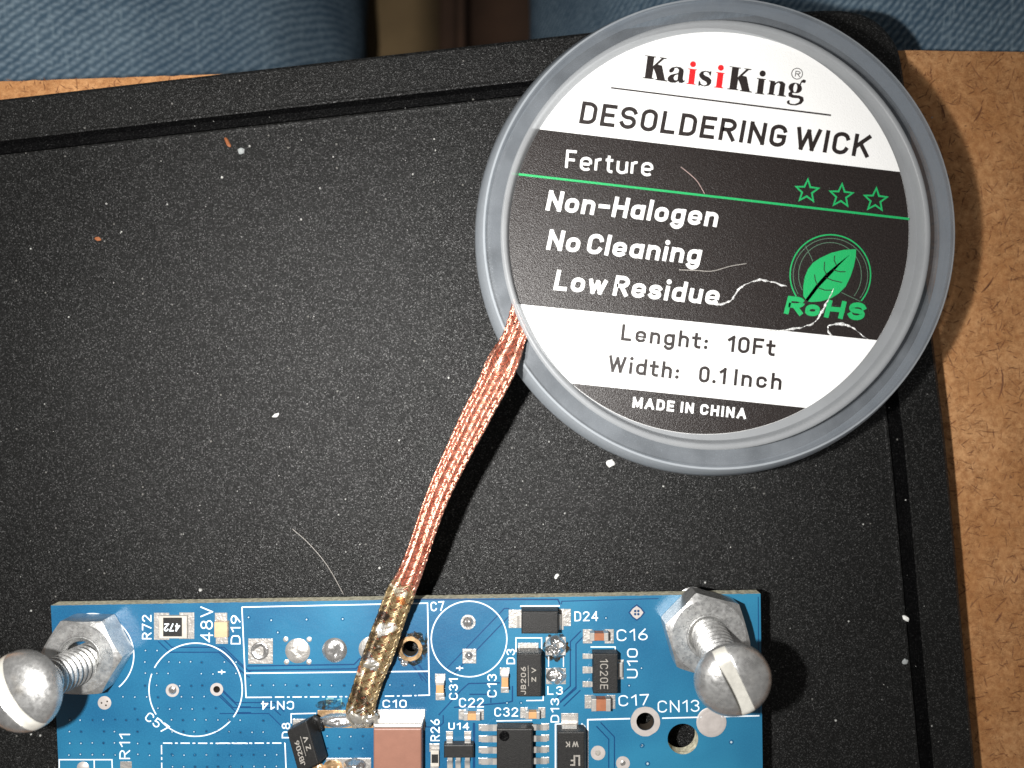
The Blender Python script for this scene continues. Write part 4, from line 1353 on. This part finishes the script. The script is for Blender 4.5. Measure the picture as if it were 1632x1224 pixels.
# black bands: parts of the label disc between slanted edges
def band(edge_top, edge_bot):
    cxp, cyp, r = 1125.0, 368.5, 323.4
    def side(p, e):  # >0 below the edge line
        (x0, y0), (x1, y1) = e
        return (p[1] - (y0 + (p[0]-x0)*(y1-y0)/(x1-x0)))
    pts = []
    N_ = 720
    for i in range(N_):
        a = 2*PI*i/N_
        p = (cxp+r*math.cos(a), cyp+r*math.sin(a))
        ok = (edge_top is None or side(p, edge_top) >= 0) and (edge_bot is None or side(p, edge_bot) <= 0)
        if ok: pts.append((a, p))
    # order so that runs join across the chord ends
    return [p for a, p in pts]
bk = Print(ZL+0.006, 0.0)
bk.area(band(((848, 204), (1430, 271)), ((825, 485.5), (1402, 544))))
bk.flush('black_band', M['lab_black'], label)
bk.area(band(((905, 609.5), (1310, 652.5)), None))
bk.build('black_band', M['lab_black'], label)

Z1 = ZL+0.012
pt_ = Print(Z1, 0.001)
pt_.text('DESOLDERING WICK', (922, 196.5), (1384, 251.5), 36, 6.4, 0.06, 0.16, spacew=0.2)
pt_.flush('lettering', M['lab_text'], label)
pt_.text('Lenght:', (989, 542.5), (1127, 557.5), 26.5, 4.9, 0, 0.2)
pt_.flush('lettering', M['lab_text'], label)
pt_.text('10Ft', (1158, 560.5), (1234, 568), 26.5, 4.9, 0, 0.18)
pt_.flush('lettering', M['lab_text'], label)
pt_.text('Width:', (968, 592.0), (1081, 604.8), 26.5, 4.9, 0, 0.2)
pt_.flush('lettering', M['lab_text'], label)
pt_.text('0.1', (1113, 609.2), (1156, 613.0), 26.5, 4.9, 0, 0.2)
pt_.flush('lettering', M['lab_text'], label)
pt_.text('Inch', (1168.8, 614.3), (1245, 621.8), 26.5, 4.9, 0, 0.22)
pt_.flush('lettering', M['lab_text'], label)
pt_.stroke([(975, 140), (1323, 183.5)], 2.6); pt_.flush('printed_rule', M['lab_text'], label)
# logotype in heavy serif letters
zk = zone(1000, 70, 5.44)
Kp = [(152,97),(250,110),(249,118),(233,117),(222,192),(296,124),(280,121),(281,114),(342,123),(341,130),(318,131),(264,178),(300,188),(316,270),(326,312),(345,318),(344,327),(240,313),(241,305),(256,304),(246,262),(226,212),(213,294),(228,299),(227,307),(130,297),(131,289),(150,289),(174,106),(151,104)]
ap = [(363,245),(361,225),(385,203),(425,196),(462,202),(487,222),(488,245),(480,300),(484,317),(499,314),(495,328),(472,340),(449,338),(440,323),(415,337),(375,336),(349,320),(348,292),(372,268),(410,258),(440,252),(446,224),(430,207),(408,210),(407,225),(395,243),(378,250)]
ah = [(438,264),(412,272),(400,292),(406,312),(422,316),(434,308)]
ip = [(527,211),(604,221),(603,228),(592,229),(578,344),(591,349),(590,356),(509,346),(510,339),(526,339),(541,222),(526,219)]
sp = [(626,288),(620,262),(640,240),(672,232),(700,236),(712,242),(722,236),(729,238),(722,276),(714,275),(703,250),(680,241),(662,248),(660,262),(674,275),(708,291),(728,312),(726,340),(706,362),(670,369),(645,364),(632,357),(621,364),(613,362),(618,318),(627,318),(637,346),(660,360),(682,356),(690,342),(678,326),(645,308)]
np_ = [(1228,316),(1281,323),(1279,338),(1310,322),(1345,325),(1369,347),(1356,444),(1373,451),(1372,459),(1298,449),(1299,442),(1310,441),(1324,350),(1312,336),(1290,346),(1278,362),(1267,435),(1281,439),(1280,446),(1211,437),(1212,430),(1224,430),(1240,327),(1227,323)]
g1 = [(1455+58*math.cos(t)+6*math.sin(t), 382+46*math.sin(t)) for t in [2*PI*i/28 for i in range(28)]]
g1h = [(1455+17*math.cos(t)-4*math.sin(t), 382+38*math.sin(t)) for t in [2*PI*i/20 for i in range(20)]]
g2 = [(1412,412),(1394,430),(1398,455),(1430,468),(1482,472),(1496,484),(1484,507),(1450,522),(1412,517),(1402,502),(1410,492),(1395,488),(1381,500),(1385,518),(1415,531),(1460,534),(1505,521),(1529,492),(1523,461),(1490,447),(1437,441),(1426,431),(1440,420)]
g3 = [(1492,350),(1508,318),(1526,308),(1546,314),(1546,332),(1530,340),(1518,334),(1508,340),(1502,362)]
sh = lambda pts, dx, dy: [(x+dx, y+dy) for x, y in pts]
mp_ = lambda pts: [zk(x, y) for x, y in pts]
fb = lambda: pt_.flush('letter', M['lab_text'], label)
pt_.area(mp_(Kp)); fb(); pt_.area(mp_(ap), mp_(ah)); fb(); pt_.area(mp_(sp)); fb(); pt_.area(mp_(sh(Kp, 734, 96))); fb(); pt_.area(mp_(sh(ip, 596, 84)))
pt_.disc(zk(1172, 257), 27/5.44); fb()
pt_.area(mp_(np_)); fb(); pt_.area(mp_(g1), mp_(g1h)); pt_.area(mp_(g2)); pt_.area(mp_(g3)); fb()
pt_.stroke(circ(zk(1471, 258), 47/5.44, 36), 1.15, True)
pt_.text('R', zk(1450, 282), zk(1498, 288), 50/5.44, 1.15, 0, 0.1)
pt_.flush('lettering', M['lab_text'], label)
pt_.flush('registered_mark', M['lab_text'], label)
rd = Print(Z1, 0.001)
for dx, dy in ((0, 0), (241, 31)):
    rd.area(mp_(sh(ip, dx, dy))); rd.disc(zk(569+dx, 176+dy), 26/5.44); rd.flush('red_letter', M['lab_red'], label)
wt = Print(Z1, 0.001)
wt.text('Ferture', (900, 269.4), (1040, 281.6), 31, 4.2, 0, 0.13, 'butt')
wt.flush('lettering', M['lab_white'], label)
wt.text('Non-Halogen', (869, 335), (1142, 362), 32.5, 6.3, 0.11, 0.14)
wt.flush('lettering', M['lab_white'], label)
wt.text('No Cleaning', (870, 397.6), (1115, 421.5), 32.5, 6.3, 0.11, 0.14, spacew=0.18)
wt.flush('lettering', M['lab_white'], label)
wt.text('Low Residue', (881.5, 462), (1144, 486.5), 32.5, 6.3, 0.11, 0.14, spacew=0.18)
wt.flush('lettering', M['lab_white'], label)
wt.text('MADE', (1007.6, 649.4), (1074, 656.2), 17, 3.7, 0, 0.2)
wt.flush('lettering', M['lab_white'], label)
wt.text('IN', (1084, 657.2), (1105, 659.3), 17, 3.7, 0, 0.2)
wt.flush('lettering', M['lab_white'], label)
wt.text('CHINA', (1115.2, 660.4), (1188.7, 668), 17, 3.7, 0, 0.2)
wt.flush('lettering', M['lab_white'], label)
gr = Print(Z1, 0.001)
gr.stroke([(817, 276.6), (1447.6, 348.8)], 3.6); gr.flush('green_rule', M['lab_green'], label)
for c in ((1286.3, 304.6), (1340.8, 312), (1395.5, 318.6)):
    pts = []
    for k in range(10):
        r = 18.8 if k % 2 == 0 else 8.2
        a = R(-90+4+36*k); pts.append((c[0]+r*math.cos(a), c[1]+r*math.sin(a)))
    gr.stroke(pts, 2.9, True); gr.flush('green_star', M['lab_green'], label)
zl = zone(1200, 350, 6.8)
def arc_px(c, rx, ry, a0, a1, n=60): return [zl(c[0]+rx*math.cos(R(a0+(a1-a0)*i/n)), c[1]+ry*math.sin(R(a0+(a1-a0)*i/n))) for i in range(n+1)]
gr.stroke(arc_px((839, 600), 436, 436, 148, 400), 2.1, cap='butt'); gr.flush('emblem_ring', M['lab_green'], label)
gr.text('R', zl(318, 1018), zl(545, 1040), 29, 7.6, 0.16, 0.1)
gr.text('o', zl(548, 1040), zl(722, 1052), 26, 7.2, 0.1, 0.1)
gr.text('H', zl(752, 1058), zl(985, 1078), 28.5, 7.6, 0.16, 0.1)
gr.text('S', zl(1008, 1080), zl(1205, 1098), 28.5, 7.6, 0.12, 0.1)
gr.flush('green_lettering', M['lab_green'], label)
leaf = [(1118,320),(980,328),(850,360),(730,415),(650,468),(595,540),(562,620),(546,720),(545,830),(590,888),(640,893),(740,885),(850,850),(930,800),(1005,725),(1060,610),(1095,500),(1115,400)]
gr.area([zl(x, y) for x, y in leaf])
gr.build('leaf_emblem', M['lab_green'], label)
th = Print(Z1+0.001, 0.001)
th.stroke(arc_px((840, 605), 404, 402, 150, 398), 0.9, cap='butt')
th.stroke(arc_px((835, 600), 340, 352, 152, 322), 0.9, cap='butt'); th.stroke(arc_px((835, 600), 340, 352, 325, 400), 0.9, cap='butt')
th.stroke([zl(570, 285), zl(648, 445)], 0.8); th.stroke([zl(960, 790), zl(1160, 885)], 0.8)
th.build('emblem_rings', M['lab_thin'], label)
vn = Print(Z1+0.012, 0.001)
vn.area([zl(*p_) for p_ in ((540, 905), (575, 915), (720, 725), (850, 590), (930, 500), (1052, 376), (920, 480), (790, 590), (680, 715))])
for pl in ([(800, 600), (772, 540), (776, 462)], [(905, 495), (880, 440), (885, 395)], [(792, 630), (870, 660), (960, 680)], [(875, 545), (940, 565), (1000, 565)], [(698, 705), (676, 655), (668, 600)], [(705, 738), (780, 765), (860, 765)]):
    vn.stroke([zl(*p_) for p_ in pl], 1.5)
vn.build('leaf_veins', M['lab_text'], label)

# raised label-film creases; their pale colour paints in the flash glare
M['crease'] = simple('glare_painted_crease', (0.80, 0.80, 0.79), 0.28, 0.3, var=0.1, bstr=1.0, bscale=6, bdist=0.15)
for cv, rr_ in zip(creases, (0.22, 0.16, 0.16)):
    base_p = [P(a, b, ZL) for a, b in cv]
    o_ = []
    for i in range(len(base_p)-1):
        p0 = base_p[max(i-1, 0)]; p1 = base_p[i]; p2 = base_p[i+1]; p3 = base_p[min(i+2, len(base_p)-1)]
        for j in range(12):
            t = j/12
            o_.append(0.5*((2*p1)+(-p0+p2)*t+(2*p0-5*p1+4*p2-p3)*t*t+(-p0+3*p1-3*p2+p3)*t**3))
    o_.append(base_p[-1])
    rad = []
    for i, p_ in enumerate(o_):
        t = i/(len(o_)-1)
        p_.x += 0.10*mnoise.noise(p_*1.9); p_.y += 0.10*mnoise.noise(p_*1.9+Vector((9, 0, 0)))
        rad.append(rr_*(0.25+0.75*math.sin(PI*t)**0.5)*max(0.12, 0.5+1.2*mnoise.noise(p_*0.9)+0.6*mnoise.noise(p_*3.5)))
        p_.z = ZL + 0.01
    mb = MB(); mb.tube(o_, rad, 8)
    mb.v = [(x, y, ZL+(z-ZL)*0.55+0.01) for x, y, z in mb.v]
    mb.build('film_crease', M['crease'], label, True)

# ------------------------------------------------------------------ desoldering wick
wick = empty('desoldering_wick', P(575, 1150, ZB), 'flat braided copper wick from the spool to the blue board, its end stained and tinned', 'wick')
# left x, right x, y in the photo and height above the tray
rows_ = [(822, 872, 455, 10.75), (812, 856, 500, 10.75), (799, 838, 541, 10.9), (788, 836, 556, 11.3), (778, 831, 570, 11.9), (769, 823, 590, 12.4), (762, 815, 606, 12.4), (751, 803, 629, 12.3), (738, 789, 653, 12.2), (727, 777, 677, 12.1),
         (716, 763, 701, 12.0), (705, 750, 726, 11.8), (693, 736, 752, 11.6), (681, 721, 782, 11.3), (670, 708, 812, 11.0), (660, 697, 843, 10.6), (650, 687, 873, 10.1), (638, 677, 904, 9.5), (627, 670, 925, 8.9), (619, 666, 937, 8.6), (611, 661, 952, 8.3), (604, 652, 972, 8.0),
         (597, 645, 992, 7.75), (589, 639, 1012, 7.5), (582, 632, 1032, 7.25), (575, 625, 1052, 7.0), (568, 616, 1072, 6.8), (563, 609, 1090, 6.6), (557, 602, 1111, 6.4), (550, 599, 1130, 6.15), (552, 597, 1145, 5.95), (562, 594, 1158, 5.7)]
cl = []; hw = []
ptsL = [_P(l, y-2.5, z) for l, r, y, z in rows_]; ptsR = [_P(r, y+2.5, z) for l, r, y, z in rows_]
def cr_interp(pts, k=10):
    o = []
    for i in range(len(pts)-1):
        p0 = pts[max(i-1, 0)]; p1 = pts[i]; p2 = pts[i+1]; p3 = pts[min(i+2, len(pts)-1)]
        for j in range(k):
            t = j/k
            o.append(0.5*((2*p1)+(-p0+p2)*t+(2*p0-5*p1+4*p2-p3)*t*t+(-p0+3*p1-3*p2+p3)*t**3))
    o.append(pts[-1].copy()); return o
Lh = cr_interp(ptsL, 10); Rh = cr_interp(ptsR, 10)
def relax(a, n=40):
    for _ in range(n):
        a = [a[0]]+[(a[i-1]+a[i]*2+a[i+1])/4 for i in range(1, len(a)-1)]+[a[-1]]
    return a
Lh = relax(Lh); Rh = relax(Rh)
mids = [(a+b)/2 for a, b in zip(Lh, Rh)]
cum = [0.0]
for a, b in zip(mids, mids[1:]): cum.append(cum[-1]+(b-a).length)
Ltot = cum[-1]
def at_s(s_):
    s_ = max(0, min(Ltot-1e-6, s_))
    lo, hi = 0, len(cum)-1
    while hi-lo > 1:
        m_ = (lo+hi)//2
        if cum[m_] <= s_: lo = m_
        else: hi = m_
    t = (s_-cum[lo])/(cum[hi]-cum[lo])
    c_ = mids[lo].lerp(mids[hi], t)
    tan = (mids[hi]-mids[lo]).normalized()
    side = (Rh[lo]-Lh[lo]).lerp(Rh[hi]-Lh[hi], t)
    side = side - tan*side.dot(tan)
    hw_ = side.length/2; side.normalize()
    nr = side.cross(tan).normalized()
    if nr.z < 0: nr = -nr
    return c_, tan, side, nr, hw_
ncar = 8; nwire = 4; pitch_ = 8.4
ds = 0.17; ns = int(Ltot/ds)
frames = [at_s(i*ds) for i in range(ns+1)]
parts_ = {'copper_braid': MB(), 'stained_braid': MB(), 'tinned_tip': MB()}
def sect(i, dv):
    y = 612-frames[i][0].y*F_PX/(CAM_Z-frames[i][0].z)
    y += dv
    return 0 if y < 932 else (1 if y < 1132 else 2)
rw = 0.072
for direc in (1, -1):
    for cno in range(ncar):
        for wn_i in range(nwire):
            off = (wn_i-(nwire-1)/2)*(2*PI/ncar)*0.19
            jit = rnd.uniform(-0.03, 0.03); dv = rnd.uniform(-10, 10)
            pts = []; tags = []
            ph = rnd.random()*6
            for i in range(ns+1):
                s_ = i*ds
                c_, tan, side, nr, h_ = frames[i]
                th_ = direc*2*PI*s_/pitch_ + 2*PI*cno/ncar + off + jit
                x = math.cos(th_); x = math.copysign(abs(x)**0.9, x)
                zz = math.sin(th_)
                th2 = 0.19*math.copysign(abs(zz)**0.5, zz)
                wv_ = direc*(0.125 if sect(i, 0) == 0 else 0.10)*math.cos(ncar*th_)
                lump = 0.035*mnoise.noise(Vector((s_*0.9, th_, ph)))
                if tags and sect(i, 0) >= 1: lump *= 3
                edge_n = 0.5+0.5*abs(zz)
                p_ = c_ + side*(x*(h_-0.12) + (wv_+lump)*x*0.4) + nr*(th2 + (wv_+lump)*math.copysign(1, zz)*edge_n)
                inside = (p_.x-cw.x)**2+(p_.y-cw.y)**2 < (RW-0.45)**2
                pts.append(p_); tags.append(-1 if inside else sect(i, dv))
            for k_, key in enumerate(parts_):
                idx = [i for i, t in enumerate(tags) if t == k_]
                if len(idx) > 2:
                    i0, i1 = idx[0], min(ns, idx[-1]+1)
                    seg_pts = pts[i0:i1+1]
                    # frame follows the ribbon normal
                    vs = []; fs = []
                    sides = 5
                    for q0, pnt in enumerate(seg_pts):
                        a = seg_pts[max(q0-1, 0)]; b = seg_pts[min(q0+1, len(seg_pts)-1)]
                        t_v = (b-a).normalized()
                        nn = frames[min(ns, i0+q0)][3]
                        s1 = t_v.cross(nn).normalized(); s2 = s1.cross(t_v)
                        for kk_ in range(sides):
                            an = 2*PI*kk_/sides
                            vs.append(pnt + (s1*math.cos(an)+s2*math.sin(an))*rw*(1.15 if k_ else 1.0))
                    for q0 in range(len(seg_pts)-1):
                        for kk_ in range(sides):
                            k3 = (kk_+1) % sides
                            fs.append([q0*sides+kk_, q0*sides+k3, (q0+1)*sides+k3, (q0+1)*sides+kk_])
                    parts_[key].add(vs, fs)
parts_['copper_braid'].build('copper_braid', M['copper'], wick, True)
o = parts_['stained_braid'].build('stained_braid', M['copper_burnt'], wick, True); o['label'] = 'brown flux-stained stretch of braid'
o = parts_['tinned_tip'].build('tinned_tip', M['tinned'], wick, True); o['label'] = 'silvery solder-soaked end of braid'
# a dark core fills the flat sleeve
mb = MB(); vs = []; fs = []
for i in range(0, ns+1, 2):
    c_, tan, side, nr, h_ = frames[i]
    if (c_.x+side.x*h_*0.5-cw.x)**2+(c_.y-cw.y)**2 < (RW-0.2)**2: continue
    for sx, sz in ((-1, 0), (-0.7, 1), (0.7, 1), (1, 0), (0.7, -1), (-0.7, -1)):
        vs.append(c_+side*sx*(h_-0.3)+nr*sz*0.13)
m_ = len(vs)//6
for i in range(m_-1):
    for k in range(6):
        fs.append([i*6+k, i*6+(k+1) % 6, (i+1)*6+(k+1) % 6, (i+1)*6+k])
fs.append([0, 1, 2, 3, 4, 5]); fs.append([(m_-1)*6+k for k in (5, 4, 3, 2, 1, 0)])
mb.add(vs, fs)
mb.build('braid_core', simple('dark_copper', (0.30, 0.09, 0.05), 0.5, 0.6), wick)
# solder lumps soaked into the stained stretch
for k, (x, y, z, r) in enumerate(((611, 1006, 7.75, 0.62), (624, 992, 7.95, 0.5), (603, 1030, 7.5, 0.3), (591, 1058, 7.3, 0.6), (600, 1062, 7.25, 0.4), (566, 1143, 6.35, 0.7), (588, 1146, 6.3, 0.6))):
    p_ = _P(x, y, z-0.15)
    mb = MB(); mb.lathe([(r, -0.25), (r*0.95, -0.05), (r*0.7, 0.1), (r*0.35, 0.17), (0.001, 0.19)], 16, Matrix.Translation(p_) @ Matrix.Rotation(k*1.1, 4, 'Z') @ Matrix.Scale(1.7, 4, (1, 0, 0)))
    for i, v in enumerate(mb.v):
        nz_ = mnoise.noise(Vector(v)*3.5)*0.14; mb.v[i] = (v[0]+nz_, v[1]+nz_, v[2]+nz_*0.8)
    mb.build('solder_lump', M['tinned'], wick, True)

# ------------------------------------------------------------------ crumbs, hairs and dust on the tray
def crumb(name, px, py, r, mat, label, cat, group=None, flat=0.5, z=0.0, seed=1, sx=1.0, rot=0.0):
    bm = bmesh.new(); bmesh.ops.create_icosphere(bm, subdivisions=2, radius=r)
    p_ = _P(px, py, z)
    for v in bm.verts:
        v.co *= 1+0.5*mnoise.noise(v.co/r*1.3+Vector((seed*3.1, 0, 0)))
        v.co.x *= sx; v.co.z *= flat
        v.co = Matrix.Rotation(rot, 3, 'Z') @ v.co
        v.co += Vector((p_.x, p_.y, z+r*flat*0.8))
    me = bpy.data.meshes.new(name); bm.to_mesh(me); bm.free(); me.materials.append(mat)
    o = bpy.data.objects.new(name, me); col.objects.link(o)
    if label: tag(o, label, cat, group)
    return o
wm = simple('white_crumb', (0.85, 0.85, 0.82), 0.6); gm = simple('grey_crumb', (0.35, 0.37, 0.37), 0.5); om = simple('rusty_crumb', (0.27, 0.09, 0.03), 0.6)
crumb('crumb', 973, 738, 0.42, wm, 'white crumb on the tray just below the spool', 'crumb', 'crumbs on the tray', 0.5, 0, 1, 1.2, 0.4)
crumb('crumb', 385, 241, 0.36, gm, 'grey crumb on the tray near the rim groove', 'crumb', 'crumbs on the tray', 0.5, 0, 2)
crumb('crumb', 363, 227, 0.22, om, 'thin rusty orange sliver on the tray near the rim groove', 'crumb', 'crumbs on the tray', 0.6, 0, 3, 3.0, R(115))
crumb('crumb', 440, 662, 0.20, wm, 'pale crumb alone near the middle of the tray', 'crumb', 'crumbs on the tray', 0.5, 0, 4, 2.0, R(30))
crumb('crumb', 1443, 985, 0.26, wm, 'small white crumb beside the right-hand groove', 'crumb', 'crumbs on the tray', 0.5, 0, 5, 1.6, R(140))
crumb('crumb', 1442, 1054, 0.30, gm, 'small grey crumb beside the right-hand groove', 'crumb', 'crumbs on the tray', 0.5, 0, 6, 1.2, 0.2)
crumb('crumb', 887, 918, 0.20, wm, 'white fleck on the tray just above the blue board', 'crumb', 'crumbs on the tray', 0.5, 0, 7, 1.6, R(60))
crumb('crumb', 157, 381, 0.22, om, 'small rusty orange crumb at the left of the tray', 'crumb', 'crumbs on the tray', 0.5, 0, 9, 1.7, R(-15))
dm_ = MB()
def fleck(px, py, r):
    p_ = _P(px, py, 0)
    a0 = rnd.random()*6; n_ = 5
    dm_.prism([(p_.x+r*rnd.uniform(.6, 1.2)*math.cos(a0+2*PI*i/n_), p_.y+r*rnd.uniform(.6, 1.2)*math.sin(a0+2*PI*i/n_)) for i in range(n_)], 0.0, r*0.8, 0, False)
for i in range(300):
    fleck(rnd.uniform(0, 1500), rnd.uniform(160, 1224), abs(rnd.gauss(0, 0.035))+0.022)
for (x, y, r) in ((354, 283, .15), (510, 300, .13), (531, 250, .1), (692, 222, .13), (694, 240, .1), (658, 278, .12), (398, 233, .14), (110, 505, .1), (170, 325, .12), (155, 380, .13), (715, 602, .14), (480, 350, .12), (1057, 775, .12), (636, 702, .12), (540, 820, .1), (605, 905, .14), (320, 940, .22), (50, 973, .13), (65, 1172, .12), (50, 1170, .1), (900, 818, .1), (1352, 990, .1)):
    fleck(x, y, r)
tag(dm_.build('dust', simple('pale_dust', (0.42, 0.42, 0.40), 0.7, var=0.4, vscale=1.0)), 'pale dust and tiny flecks scattered over the black tray', kind='stuff')
def hair(name, pxs, z, r, mat, label):
    pts = cr_interp([_P(x, y, z+dz) for x, y, dz in pxs], 8)
    mb = MB(); mb.tube(pts, r, 5)
    o = mb.build(name, mat, None, True)
    return tag(o, label, 'fibre')
hm = simple('pale_hair', (0.55, 0.52, 0.48), 0.4)
hair('hair', [(466, 843, .05), (492, 866, .4), (522, 902, .5), (548, 948, .05)], 0.05, 0.03, hm, 'fine pale hair lying on the tray left of the wick')
hair('hair', [(1085, 266, .0), (1100, 278, .2), (1112, 290, .2), (1123, 309, .0)], ZL+0.05, 0.035, simple('pinkish_hair', (0.5, 0.36, 0.33), 0.4), 'short pinkish hair on the label right of the word Ferture')
hair('hair', [(1082, 430, .0), (1110, 431, .15), (1135, 432, .2), (1165, 424, .1), (1190, 420, .0)], ZL+0.06, 0.03, hm, 'wavy grey fibre on the label below the word Cleaning')
